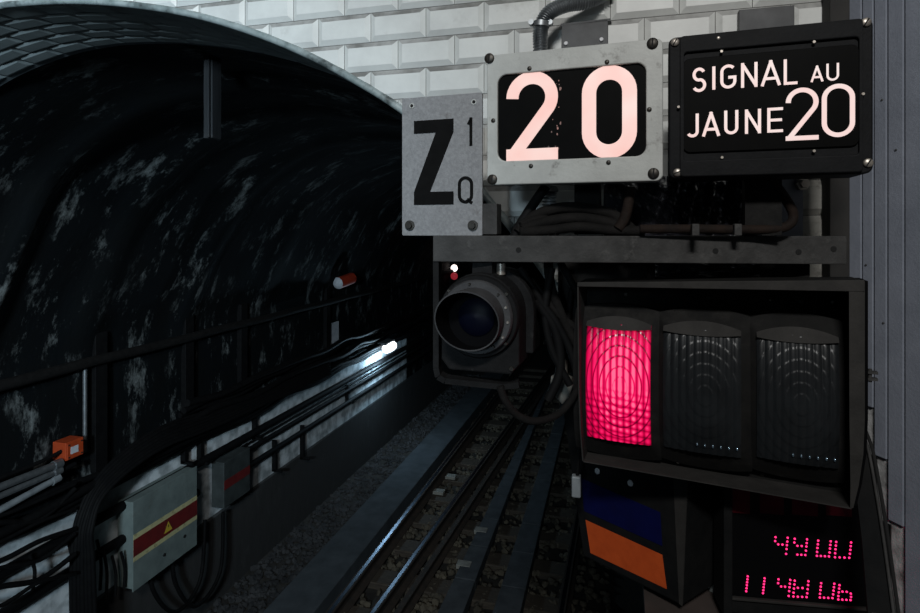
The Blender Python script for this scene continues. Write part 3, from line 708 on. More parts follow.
# cable loops hanging under the boxes
for i in range(2):
    a = wl(160 + i * 22, 560, .06); 
    pts = [wl(150 + i * 22, 548 - i * 12, .08), wl(153 + i * 22, 590 - i * 8, .1), wl(176 + i * 20, 612 - i * 6, .12), wl(200 + i * 20, 580 - i * 8, .1), wl(205 + i * 18, 520 - i * 8, .08)]
    o = MB().tube(spline(pts, 8), .016, 8).build('hanging_cable_loop', m_cable, smooth=True)
    props(o, 'thick black cable hanging in a loop below the cabinets', 'cable', 'cable loops below the cabinets')
# white notice, red horn
y0, y1 = wl(327.5, 333, .02).y, wl(339, 333, .02).y; zt, zb = wl(333, 323, .02).z, wl(333, 345, .02).z
o = MB().box((XW + .004, y0, zb), (XW + .02, y1, zt)).build('wall_notice', m_paper, bevel=.004); props(o, 'small blank white notice plate on the dark tunnel wall', 'notice')
t = thing('warning_horn', 'red lidded wall box with white ends on the tunnel wall above the notice', 'alarm')
c = wl(344, 281, .1); d = Vector((.12, 1, .12)).normalized()
MB().cyl(c - d * .14, d, .075, .32, 18).build('body', m_redhorn, t, smooth=True)
MB().cyl(c - d * .18, d, .04, .04, 18, .075).build('end_cap', m_paper, t, smooth=True)
MB().cyl(c + d * .18, d, .075, .04, 18, .05).build('end_cap', m_paper, t, smooth=True)
MB().box((XW + .04, c.y - .1, c.z - .05), (c.x, c.y + .1, c.z + .02)).build('bracket', m_cable, t)
# tunnel lamp
t = thing('tunnel_lamp', 'glowing white bulkhead lamp on the tunnel wall above the white band', 'lamp')
c = wl(387, 347, .16); 
pts = [c + Vector((.04, -.20 + .40 * i / 10, -.0)) for i in range(11)]
MB().tube(pts, .07, 14, lambda i: [.3, .75, .95, 1, 1, 1, 1, 1, .95, .75, .3][i]).build('glass', g_lamp, t, smooth=True)
MB().box((XW + .04, c.y - .18, c.z + .055), (c.x + .06, c.y + .18, c.z + .09)).build('housing', m_conduit, t, bevel=.01)
lp = bpy.data.lights.new('tunnel_lamp_light', 'POINT'); lp.energy = 24; lp.color = (.5, .78, 1.0); lp.shadow_soft_size = .06
lo = link(bpy.data.objects.new('tunnel_lamp_light', lp)); lo.location = c + Vector((.06, -.12, -.14)); lo.parent = t
# far signal light
t = thing('far_signal', 'tiny distant signal with a white light and red glow deep in the tunnel', 'signal')
c = onX(455, 268, XW + .12)
MB().box((c.x - .1, c.y - .02, c.z - .28), (c.x + .06, c.y + .08, c.z + .12)).build('casing', m_fbox, t, bevel=.01)
MB().lathe((c.x - .01, c.y - .03, c.z), [(.001, -.05), (.05, -.035), (.075, 0)], 16).build('white_lens', g_far, t, smooth=True)
MB().lathe((c.x - .01, c.y - .03, c.z - .17), [(.001, -.05), (.05, -.04), (.08, 0)], 16).build('red_lens', g_farred, t, smooth=True)
# hanging post under the vault
c = onY(213, 110, 2.1); zt = onY(213, 60, 2.1).z + .03; zb = onY(213, 139, 2.1).z
mb = MB().box((c.x - .024, 2.07, zb), (c.x + .02, 2.13, zt)); mb.box((c.x + .006, 2.055, zb), (c.x + .014, 2.07, zt))
m_post = mat('weathered_post', (0.010, 0.011, 0.0125), (0.028, 0.029, 0.032), 6, .8, stretch=(8, 8, .6))
o = mb.build('hanging_post', m_post, bevel=.004); props(o, 'short dark weathered post hanging down from the tunnel vault', 'post')

# ================================================================== THE SIGNAL ASSEMBLY
SF = Frame(575, 1.08, YAW - 19)                 # plane shared by the sign faces
def quadL(fr, pts, y=0): return [fr.L(px, py, y) for px, py in pts]

# --- sign "20"
t = thing('speed_sign', 'grey-framed backlit sign reading 20 between the Z plate and the black sign', 'sign', SF)
a, b = SF.L(487, 120), SF.L(663, 120); zt, zb = .3350, .0832; x0, x1 = a.x, b.x
MB().prism(rrect(x0 + .004, zb + .004, x1 - .004, zt - .004, .012), .014, .10).build('casing', m_frame20, t, bevel=.003)
wx0, wx1 = SF.L(497.5, 115).x, SF.L(646, 115).x; wz1 = SF.L(572, 68.5).z; wz0 = SF.L(572, 158.5).z
MB().framing(rrect(x0, zb, x1, zt, .012, 8), rrect(wx0, wz0, wx1, wz1, .018, 8), 0, .016).build('front_frame', m_frame20, t, bevel=.0025)
MB().box((wx0 - .004, .006, wz0 - .004), (wx1 + .004, .012, wz1 + .004)).build('black_panel', m_glassblk, t)
letter('2', SF, (506.5, 71.5, 558, 161), 12.3, .006, .0015, g_20, t, 'digit')
letter('0', SF, (582, 65.5, 637, 158.5), 14.5, .006, .0015, g_20, t, 'digit')
for i, (px, py) in enumerate(((489.5, 58.5), (652.5, 43.5), (492.5, 179.5), (653.5, 173.5))):
    screw('corner_screw', SF.L(px, py), .0098, m_screw, t, 85)
for (px, py) in ((529.5, 68.5), (607, 62), (493.3, 120.5), (649.3, 109.5), (531, 166), (608.5, 162.5)):
    screw('small_screw', SF.L(px, py), .0042, m_screw, t, 30, .002, False)
# paint chips
mb = MB()
for k in range(26):
    px = 553 + random.uniform(-6, 8); py = random.uniform(80, 160); p = SF.L(px, py, .0052); s_ = random.uniform(.0006, .0028)
    if 506 < px < 558 and py < 110 and px < 555: continue
    mb.add([(p.x + s_ * random.uniform(.5, 1) * math.cos(q * 1.25), .0052, p.z + s_ * 1.5 * random.uniform(.5, 1) * math.sin(q * 1.25)) for q in range(5)], [(0, 1, 2, 3, 4)])
mb.build('scratches', glow('scratch_light', (.5, .22, .18), .55, (.12, .08, .07), 60), t)

# --- sign "SIGNAL AU JAUNE 20"
t = thing('text_sign', 'black enamel backlit sign reading SIGNAL AU JAUNE 20', 'sign', SF)
x0, x1 = SF.L(668.5, 100).x, SF.L(873.5, 100).x; zt, zb = .334, .0865
lob = rrect(x0, zb, x1, zt, .012, 8)
MB().prism(lob, .012, .09).build('casing', m_blackpaint, t, bevel=.003)
MB().prism(rrect(x0, zb, x1, zt, .012, 8), .0, .013).build('cover', m_blackpaint, t, bevel=.003)
cx0, cx1 = SF.L(680, 100).x, SF.L(862, 100).x
MB().framing(rrect(cx0, zb + .002, cx1, zt - .001, .006, 8), rrect(SF.L(684, 100).x, zb + .03, SF.L(858, 100).x, zt - .03, .006, 8), -.006, .0).build('raised_frame', m_blackpaint, t, bevel=.002)
px0, px1 = SF.L(683, 100, -.004).x, SF.L(859.5, 100, -.004).x; pz1, pz0 = SF.L(770, 51.5, -.004).z, SF.L(770, 149.5, -.004).z
MB().prism(rrect(px0, pz0, px1, pz1, .012, 8), -.0042, .0).build('text_panel', m_glassblk, t, bevel=.001)
def TX(ch, x_0, y_0, x_1, y_1, w_):
    letter(ch, SF, (640 + x_0 / 2.554, y_0 / 2.554, 640 + x_1 / 2.554, y_1 / 2.554), w_ / 2.554, -.0042, .0010, g_txt, t, 'letter' if ch not in '20' else 'digit')
for a_ in (('S', 133, 173, 169, 235), ('I', 184, 170, 193, 229), ('G', 205, 165, 246, 226), ('N', 258, 160, 300, 223), ('A', 309, 154, 359, 219), ('L', 367, 151, 402, 216)): TX(*a_, 7.8)
for a_ in (('A', 436, 168, 468, 209), ('U', 476, 162, 508, 206)): TX(*a_, 5.6)
for a_ in (('J', 118, 291, 150, 351), ('A', 159, 286, 204, 348), ('U', 215, 282, 251, 343), ('N', 268, 279, 309, 341), ('E', 325, 275, 365, 338)): TX(*a_, 7.8)
TX('2', 372, 224, 456, 358, 13); TX('0', 464, 214, 549, 350, 13)
for i, (px, py) in enumerate(((675, 42.5), (866, 22.5), (677.5, 172.5), (868, 163))):
    screw('corner_screw', SF.L(px, py), .0072, m_screwlt, t, 60 if i != 2 else 20)
for (px, py) in ((721.5, 51.5), (814, 42), (863, 94), (678.5, 107), (722, 157.5), (814, 151)):
    screw('small_screw', SF.L(px, py, -.006), .0026, m_screwlt, t, 30, .002, False)
screw('paint_chip', SF.L(718.5, 38, -.006), .0028, m_screwlt, t, 30, .001, False)

# --- Z plate
ZF = SF
t = thing('letter_plate', 'flat cast metal plate with black Z, 1 and Q left of the 20 sign', 'plate', SF)
x0, x1 = SF.L(402, 165, .01).x, SF.L(482.3, 165, .01).x; zt, zb = (SF.L(403, 97.5, .01).z + SF.L(483, 93, .01).z) / 2, (SF.L(401, 235.5, .01).z + SF.L(482, 236, .01).z) / 2
MB().prism(rrect(x0, zb, x1, zt, .003, 3), .010, .016).build('plate', m_zplate, t, bevel=.001)
def ZL(ch, a_, b_, c_, d_, w_): letter(ch, SF, (400 + a_ / 2.554, b_ / 2.554, 400 + c_ / 2.554, d_ / 2.554), w_ / 2.554, .010, .001, m_letterblk, t)
ZL('Z', 36, 306, 137, 523, 31); ZL('1', 171, 300, 185, 373, 7.5); ZL('Q', 148, 450, 187, 520, 8)
for (px, py) in ((412, 106), (474, 102)):
    p = SF.L(px, py, .010); mb = MB(); mb.lathe(p, [(.0055, 0), (.0055, -.0015), (.0035, -.0015), (.0035, -.0003)], 20); o = mb.build('eyelet', m_frame20, t, smooth=True)
    MB().lathe(p, [(.0001, -.0005), (.0036, -.0005)], 16).build('hole', m_slot, o)
for (px, py) in ((410, 225.5), (473, 225.5)):
    p = SF.L(px, py, .010); mb = MB(); mb.lathe(p, [(.0001, -.009), (.006, -.009), (.0065, -.006), (.0065, -.003), (.0105, -.0028), (.0105, 0)], 24)
    mb.build('bolt', m_screw, t, smooth=True)
MB().box((x0 + .02, .016, zb + .003), (x1 + .028, .05, .048)).build('mounting_tab', m_beam, t, bevel=.001)

# --- horizontal beam with hanging strap
BF = Frame(640, 1.09, YAW - 6.5)
t = thing('steel_beam', 'long grey steel channel beam with bolt holes carrying the signals under the signs', 'beam', BF)
x0, x1 = BF.L(433, 250).x, BF.L(847, 250).x; zt = BF.L(640, 236).z; zb = BF.L(640, 263).z
MB().box((x0, 0, zb), (x1, .006, zt)).build('web', m_beam, t, bevel=.0015)
MB().box((x0, .006, zt - .006), (x1, .055, zt)).build('top_flange', m_beam, t, bevel=.001)
MB().box((x0, .006, zb), (x1, .055, zb + .006)).build('bottom_flange', m_beam, t, bevel=.001)
for (px, py) in ((518.5, 250), (715.5, 251), (798.5, 252), (833.5, 249)):
    p = BF.L(px, py); MB().cyl((p.x, -.0008, p.z), (0, 1, 0), .0052, .002, 16).build('bolt_hole', m_slot, t)
# strap
so = [(433, 240), (433, 330), (433, 368), (435, 377), (442, 381), (470, 384), (500, 387), (516, 385)]
mb = MB(); P = [BF.L(px, py, .004) for px, py in so]
for i in range(len(P) - 1):
    a, b = P[i], P[i + 1]; d = (b - a).normalized(); nn = Vector((-d.z, 0, d.x)) * .0055
    ww = Vector((0, .035, 0))
    q = [a + nn, b + nn, b - nn, a - nn]; q = [Vector((p.x + .0055, p.y, p.z)) for p in q]
    mb.hexa(q, [p + ww for p in q])
mb.build('hanging_strap', m_round, t)
# beam arms back to the wall
for xx in (.05, .30):
    MB().box((xx, .055, zb + .004), (xx + .04, .30, zb + .03)).build('support_arm', m_box, t)

p = onY(558, 300, DW - .05); q = onY(799, 300, DW - .05)
o = MB().box((p.x, DW - .05, H - .33), (q.x, DW - .02, H - .03)).build('shade_board', m_box, bevel=.002); props(o, 'black board added as shade on the wall behind the round signal and the three-lamp head', 'board')  # added board stands in for the unlit tiled wall
# --- small parts on top of the beam and behind the signs
p = SF.L(560.5, 35, .1); q = SF.L(608, 60, .1)
t = thing('bracket_plate', 'dark grey bracket plate sticking up behind the 20 sign', 'bracket', SF)
zt = SF.L(584, 22.5, .1).z
MB().prism([(p.x, .25), (q.x, .25), (q.x, zt + .002), (p.x + .002, zt)], .101, .106).build('plate', m_plate, t, bevel=.001)
MB().box((p.x, .101, zt - .002), (q.x + .005, .125, zt + .003)).build('folded_edge', m_plate, t)
for (px, py) in ((566, 43.5), (601.5, 39.5)):
    c = SF.L(px, py, .1); MB().lathe(c, [(.0001, -.003), (.0035, -.003), (.0045, 0)], 14).build('rivet', m_paper, t)
p = onY(739, 8, DW - .03); q = onY(794.5, 8, DW - .03)
o = MB().box((p.x, DW - .03, H + .2), (q.x, DW - .012, onY(766, 7.5, DW - .03).z)).build('bracket_plate', m_plate, bevel=.001)
props(o, 'dark scratched metal plate on the wall behind the top of the black sign', 'bracket')
# dark upright against the wall at the right
p = onY(830, 200, DW - .06); q = onY(850, 200, DW - .06)
o = MB().box((p.x, DW - .06, H - .6), (q.x, DW - .012, H + .56)).build('wall_upright', mat('dirty_upright', (.008, .0075, .007), (.022, .02, .018), 12, .8), bevel=.002)
props(o, 'dark grimy upright on the tiled wall between tiles and blue-grey cladding', 'upright')
# short stub post behind the 20 sign, and box post
p = SF.L(575, 215, .12); q = SF.L(600, 215, .12)
o = MB().box((p.x, .11, -.0125), (q.x, .15, .12)).build('sign_post', m_box, None); o.location = SF.o; o.rotation_euler = (0, 0, SF.yaw)
props(o, 'dark flat steel post holding up the 20 sign from the beam', 'post')
p = SF.L(745, 215, .07); q = SF.L(782, 215, .07)
o = MB().box((p.x, .07, -.0125), (q.x, .11, .10)).build('sign_post', m_box, None); o.location = SF.o; o.rotation_euler = (0, 0, SF.yaw)
props(o, 'wide black steel post holding up the black sign from the beam', 'post')
p = BF.L(776, 200, .09); q = BF.L(803, 200, .09)
o = MB().box((p.x, .09, BF.L(790, 240, .09).z), (q.x, .096, .2)).build('angle_plate', mat('blue_grey_plate', (.09, .1, .125), (.14, .155, .18), 12, .5), None); o.location = BF.o; o.rotation_euler = (0, 0, BF.yaw)
props(o, 'blue-grey angle plate rising from the right end of the beam', 'bracket')
c = BF.L(803, 184, .08); mb = MB(); mb.lathe(c, [(.0001, -.01), (.008, -.01), (.009, -.004), (.013, -.003), (.013, .01)], 6)
o2 = mb.build('bolt', m_screwlt, o)

# --- corrugated conduit
t = thing('flexible_conduit', 'ribbed silver flexible conduit curving up behind the 20 sign', 'conduit')
pts = spline([at(543, 120, 1.30), at(541.5, 80, 1.30), at(540.5, 48, 1.30), at(541, 28, 1.30), at(549, 13, 1.30), at(566, 5, 1.31), at(586, 2, 1.32), at(604, -6, 1.33), at(625, -24, 1.34)], 40)
MB().tube(pts, .0145, 14, lambda i: 1.0 + .20 * math.sin(i * 1.25)).build('hose', m_galv, t, smooth=True)
c = at(541, 24.5, 1.30); rt = Vector((cs, sn, 0))
MB().cyl(c - Vector((0, 0, .006)), (0.1, 0, 1), .0185, .011, 20).build('clamp', m_galv, t, smooth=True)
for k in (-1, 1):
    MB().cyl(c + rt * k * .021 - Vector((-.0, .012, -.002)), (0, 1, 0), .006, .016, 10).build('clamp_ear', m_galv, t, smooth=True)
t = thing('flexible_conduit', 'ribbed silver conduit stub dropping below the 20 sign to the beam', 'conduit')
pts = [at(549.3, 175 + i * .35, 1.25) for i in range(150)]
MB().tube(pts, .0145, 14, lambda i: 1.0 + .13 * math.sin(i * .62)).build('hose', m_galv, t, smooth=True)
MB().tube([at(549.3, 188, 1.25), at(549.3, 192, 1.25)], .019, 16).build('clamp', m_galv, t, smooth=True)

# --- cables lying on the beam
def cable(pts, r, m, name, label, cat='cable', group=None, n=8):
    o = MB().tube(spline(pts, 10), r, n).build(name, m, smooth=True); return props(o, label, cat, group)
cable([at(546, 186, 1.2), at(536, 200, 1.2), at(522, 222, 1.19), at(515, 236, 1.17), at(512, 252, 1.17)], .0105, m_cable, 'power_cable', 'black cable slanting down in front of the white tiles under the 20 sign')
G = 'cables coiled on the beam'
LB = 'dusty black cable coiled on the beam below the 20 sign'
cable([at(518, 233, 1.16), at(535, 216, 1.17), at(560, 208, 1.17), at(590, 209, 1.16), at(615, 216, 1.14), at(636, 234, 1.12)], .0115, m_dust, 'power_cable', LB, group=G)
cable([at(522, 230, 1.14), at(545, 222, 1.15), at(575, 218, 1.14), at(606, 222, 1.13), at(630, 231, 1.11)], .0105, m_dust, 'power_cable', LB, group=G)
cable([at(520, 232, 1.13), at(550, 230, 1.13), at(580, 227, 1.12), at(610, 230, 1.11), at(645, 231, 1.09)], .0095, m_dust, 'power_cable', LB, group=G)
cable([at(530, 232, 1.18), at(555, 214, 1.19), at(590, 216, 1.18), at(612, 226, 1.16)], .010, m_dust, 'power_cable', LB, group=G)
cable([at(521, 226, 1.15), at(540, 219, 1.16), at(560, 226, 1.15), at(552, 234, 1.13)], .009, m_dust, 'power_cable', LB, group=G)
cable([at(630, 187, 1.10), at(628, 205, 1.10), at(624, 220, 1.10), at(618, 229, 1.10)], .010, m_rust, 'bent_pipe', 'short rusty pipe dropping under the right end of the 20 sign', 'pipe')
cable([at(640, 229, 1.08), at(700, 229, 1.06), at(740, 229.5, 1.05), at(775, 229, 1.04), at(790, 224, 1.04), at(793, 213, 1.04), at(785, 198, 1.04), at(775, 184, 1.04), at(771, 172, 1.04)], .0085, m_rust, 'bent_pipe', 'long rusty pipe lying along the beam and bending up to the black sign', 'pipe', n=12)
for i, px in enumerate((695, 737)):
    c = at(px, 229.5, 1.04); o = MB().box(c - Vector((.006, .012, .0105)), c + Vector((.006, .01, .010))).build('pipe_clip', m_beam, bevel=.001); props(o, ['left', 'right'][i] + ' of two small dull clips holding the long rusty pipe on the beam', 'clip')
# plastic film
t = thing('plastic_bag', 'glossy crumpled black plastic sheeting hanging behind the signs above the beam', 'bag')
def film(x0, x1, y0, y1, t0, t1, seed):
    rd = random.Random(seed); mb = MB(); nx, nz = 26, 22; vs = []
    ph = [rd.uniform(0, 6) for _ in range(6)]
    for j in range(nz + 1):
        for i in range(nx + 1):
            u, v = i / nx, j / nz
            d = .012 * math.sin(u * 14 + ph[0] + 2 * math.sin(v * 5 + ph[1])) + .007 * math.sin(u * 31 + v * 9 + ph[2]) + .005 * math.sin(v * 27 - u * 12 + ph[3]) + rd.uniform(-.003, .003)
            px = x0 + (x1 - x0) * u + (1 - v) * 0
            vs.append(at(px, y0 + (y1 - y0) * v, t0 + (t1 - t0) * u + d))
    mb.add(vs, [(j * (nx + 1) + i, j * (nx + 1) + i + 1, (j + 1) * (nx + 1) + i + 1, (j + 1) * (nx + 1) + i) for j in range(nz) for i in range(nx)])
    return mb
for k, a_ in enumerate(((604, 678, 176, 240, 1.20, 1.15, 3), (672, 716, 176, 240, 1.16, 1.13, 5), (712, 762, 176, 240, 1.13, 1.11, 8))):
    o = film(*a_).build('fold', m_bag, t, smooth=False)
    sd = o.modifiers.new('thickness', 'SOLIDIFY'); sd.thickness = .0012
o = film(655, 760, 258, 282, 1.17, 1.12, 11).build('fold', m_bag, t, smooth=False)

# --- round hooded signal lamp
RF = Frame(482, 1.12, YAW - 19)
t = thing('round_signal', 'dusty black round signal lamp with hooded visor hanging under the beam', 'signal', RF)
cc = RF.L(481, 320); cx, cz = cc.x, cc.z
xl, xr = RF.L(441, 340).x, RF.L(519, 340).x; zb = RF.L(480, 372.5).z; zt = RF.L(480, 273).z
rt_ = (xr - xl) / 2; xc = (xl + xr) / 2; ztc = zt - rt_
prof = [(xc + rt_ * math.cos(R(a_)), ztc + rt_ * math.sin(R(a_))) for a_ in range(0, 181, 10)] + [(xl, zb + .02), (xl + .016, zb), (xr - .016, zb), (xr, zb + .02)]
MB().prism(prof, 0, .2).build('housing', m_round, t, bevel=.004)
# larger rear drum
prof2 = [(xc + .01 + (rt_ + .006) * math.cos(R(a_)), ztc + (rt_ + .006) * math.sin(R(a_))) for a_ in range(0, 181, 10)] + [(xl + .006, zb + .03), (xr + .014, zb + .03)]
MB().prism(prof2, .06, .085).build('rear_flange', m_round, t, bevel=.003)
c0 = (xc, 0, ztc - .004)
MB().lathe(c0, [(.060, .002), (.078, .001), (.080, -.006), (.077, -.012), (.060, -.012)], 48).build('outer_ring', m_round, t, smooth=True)
MB().lathe(c0, [(.055, -.012), (.070, -.012), (.071, -.02), (.068, -.026), (.055, -.026)], 48).build('inner_ring', m_visor, t, smooth=True)
# visor: tube cut obliquely, long at the top
nv = 48; fin = []; vs = []; ro, ri = .057, .0545
for k in range(nv):
    a_ = 2 * math.pi * k / nv; z_ = math.sin(a_); x_ = math.cos(a_)
    ln = .052 + .045 * (.42 * z_ - .30 * x_)
    ln = max(ln, .012)
    for r_ in (ro, ri):
        fl = 1.0
        vs += [(c0[0] + r_ * x_, -.024, c0[2] + r_ * z_), (c0[0] + r_ * fl * x_ , -.024 - ln, c0[2] + r_ * fl * z_)]
fs = []
for k in range(nv):
    a_ = k * 4; b_ = ((k + 1) % nv) * 4
    fs += [(a_, b_, b_ + 1, a_ + 1), (a_ + 1, b_ + 1, b_ + 3, a_ + 3)]; fin.append((a_ + 2, a_ + 3, b_ + 3, b_ + 2))
MB().add(vs, fin).build('visor_lining', m_darkvoid, t, smooth=True)
mb = MB(); mb.add(vs, fs); mb.build('visor', m_visor, t, smooth=True)
mb = MB(); mb.lathe((c0[0], -.018, c0[2]), [(.0005, -.010), (.02, -.008), (.032, -.003), (.036, .0)], 32); mb.build('lens', m_blueglass, t, smooth=True)
MB().lathe((c0[0], -.014, c0[2]), [(.034, 0), (.046, -.004), (.060, -.010)], 40).build('reflector', m_darkvoid, t, smooth=True)
for a_ in (45, 20, -5, -32, -55, 100, 150, 200, 240):
    p = (c0[0] + .0635 * math.cos(R(a_)), -.026, c0[2] + .0635 * math.sin(R(a_)))
    MB().lathe(p, [(.0001, -.003), (.0022, -.003), (.003, 0)], 10).build('bolt', m_screwlt if a_ in (20, -5, -32) else m_screw, t, smooth=True)
for a_ in (38, 140, 215, 320):
    p = (c0[0] + .0735 * math.cos(R(a_)), -.012, c0[2] + .0735 * math.sin(R(a_)))
    MB().lathe(p, [(.0001, -.004), (.003, -.004), (.004, 0)], 10).build('bolt', m_screw, t, smooth=True)
screw('cover_screw', (xr - .014, 0, zb + .012), .005, m_screw, t, 60, .003)
MB().box((xc - .02, .02, zt - .01), (xc + .02, .06, BF.L(480, 262).z + .003)).build('hanger', m_round, t)
MB().cyl((xc + .03, .05, zt - .006), (0, 0, 1), .009, .022, 12).build('gland', m_screwlt, t, smooth=True)

# --- three-lamp signal head in a slanted hood
HF = Frame(720, 1.05, YAW - 25)
t = thing('signal_head', 'large black hooded three-lamp signal head with the left lamp lit red', 'signal', HF)
DEP = .095
ft = quadL(HF, [(578.5, 283.5), (863, 281.5)]); fbm = quadL(HF, [(583.5, 461), (851.5, 508)], .02)
TL, TR, BL, BR = ft[0], ft[1], fbm[0], fbm[1]
bTL = HF.L(587, 279.5, DEP); bTR = HF.L(851, 278, DEP); bBL = HF.L(588.5, 450, DEP); bBR = HF.L(850.5, 494, DEP)
yb = DEP
# back panel
MB().hexa([bTL, bTR, bBR, bBL], [p + Vector((0, .008, 0)) for p in (bTL, bTR, bBR, bBL)]).build('back_panel', m_box, t)
def panel(a, b, c, d, th, name, m=m_box):
    """thin sheet a-b at the front, c-d at the back (c behind b), thickened along th"""
    q = [a, b, c, d]; return MB().hexa(q, [p + th for p in q]).build(name, m, t)
panel(TL, TR, bTR, bTL, Vector((0, 0, .0022)), 'hood_top')
panel(BL, BR, bBR, bBL, Vector((0, 0, -.0022)), 'hood_bottom', m_lip)
# right side with curved front edge
ctr = [TR, HF.L(863, 420, .0), HF.L(861.5, 455, .004), HF.L(857, 485, .012), BR]
bk = [HF.L(851, YH + 55, DEP) * 0 + Vector((bTR.x, DEP, p.z)) for p in ctr]; bk[0] = bTR; bk[-1] = bBR
mb = MB()
for i in range(4): mb.hexa([ctr[i], bk[i], bk[i + 1], ctr[i + 1]], [p + Vector((.0025, 0, 0)) for p in (ctr[i], bk[i], bk[i + 1], ctr[i + 1])])
mb.build('hood_side', m_lip, t)
ctl = [TL, HF.L(579.5, 390, .0), HF.L(581, 430, .008), BL]; bkl = [bTL] + [Vector((bTL.x, DEP, p.z)) for p in ctl[1:3]] + [bBL]
mb = MB()
for i in range(3): mb.hexa([ctl[i], bkl[i], bkl[i + 1], ctl[i + 1]], [p - Vector((.0025, 0, 0)) for p in (ctl[i], bkl[i], bkl[i + 1], ctl[i + 1])])
mb.build('hood_side', m_lip, t)
# folded lip along the top and right front edges
def bar(a, b, wv, dv, name, m=m_lip): q = [a, b, b + wv, a + wv]; return MB().hexa(q, [p + dv for p in q]).build(name, m, t, bevel=.001)
q = [TL + Vector((-.002, -.002, .0025)), TR + Vector((.002, -.002, .0025)), TR + Vector((.002, -.002, -.0165)), TL + Vector((-.002, -.002, -.006))]
MB().hexa(q, [p + Vector((0, .003, 0)) for p in q]).build('front_lip', m_lip, t, bevel=.001)
ins = [HF.L(849, 290, -.001), HF.L(849.5, 420, -.001), HF.L(850, 455, .003), HF.L(850.5, 485, .011), BR + Vector((-.002, -.001, 0))]
mb = MB()
for i in range(4):
    q = [ins[i], ctr[i] + Vector((0, -.001, 0)), ctr[i + 1] + Vector((0, -.001, 0)), ins[i + 1]]; mb.hexa(q, [p + Vector((0, .0025, 0)) for p in q])
mb.build('side_lip', m_lip, t)
# outer rim seam behind the right edge
ro_ = [p + Vector((.009, .012, 0)) for p in ctr]
mb = MB()
for i in range(4): mb.hexa([ro_[i], ro_[i] + Vector((0, .07, 0)), ro_[i + 1] + Vector((0, .07, 0)), ro_[i + 1]], [p + Vector((-.007, 0, 0)) for p in (ro_[i], ro_[i] + Vector((0, .07, 0)), ro_[i + 1] + Vector((0, .07, 0)), ro_[i + 1])])
mb.build('outer_rim', m_darkvoid, t)
# rear body
MB().box((bTL.x + .01, DEP + .008, bBL.z + .03), (bTR.x - .004, DEP + .12, bTL.z - .004)).build('casing', m_box, t, bevel=.004)
# latch at the right
c = HF.L(868, 376, .02)
mb = MB().box((c.x - .010, c.y, c.z - .0075), (c.x + .014, c.y + .012, c.z - .0035)); mb.box((c.x - .010, c.y, c.z + .0035), (c.x + .014, c.y + .012, c.z + .0075)); mb.cyl((c.x + .004, c.y + .006, c.z - .011), (0, 0, 1), .003, .022, 10)
mb.build('latch', m_beam, t)
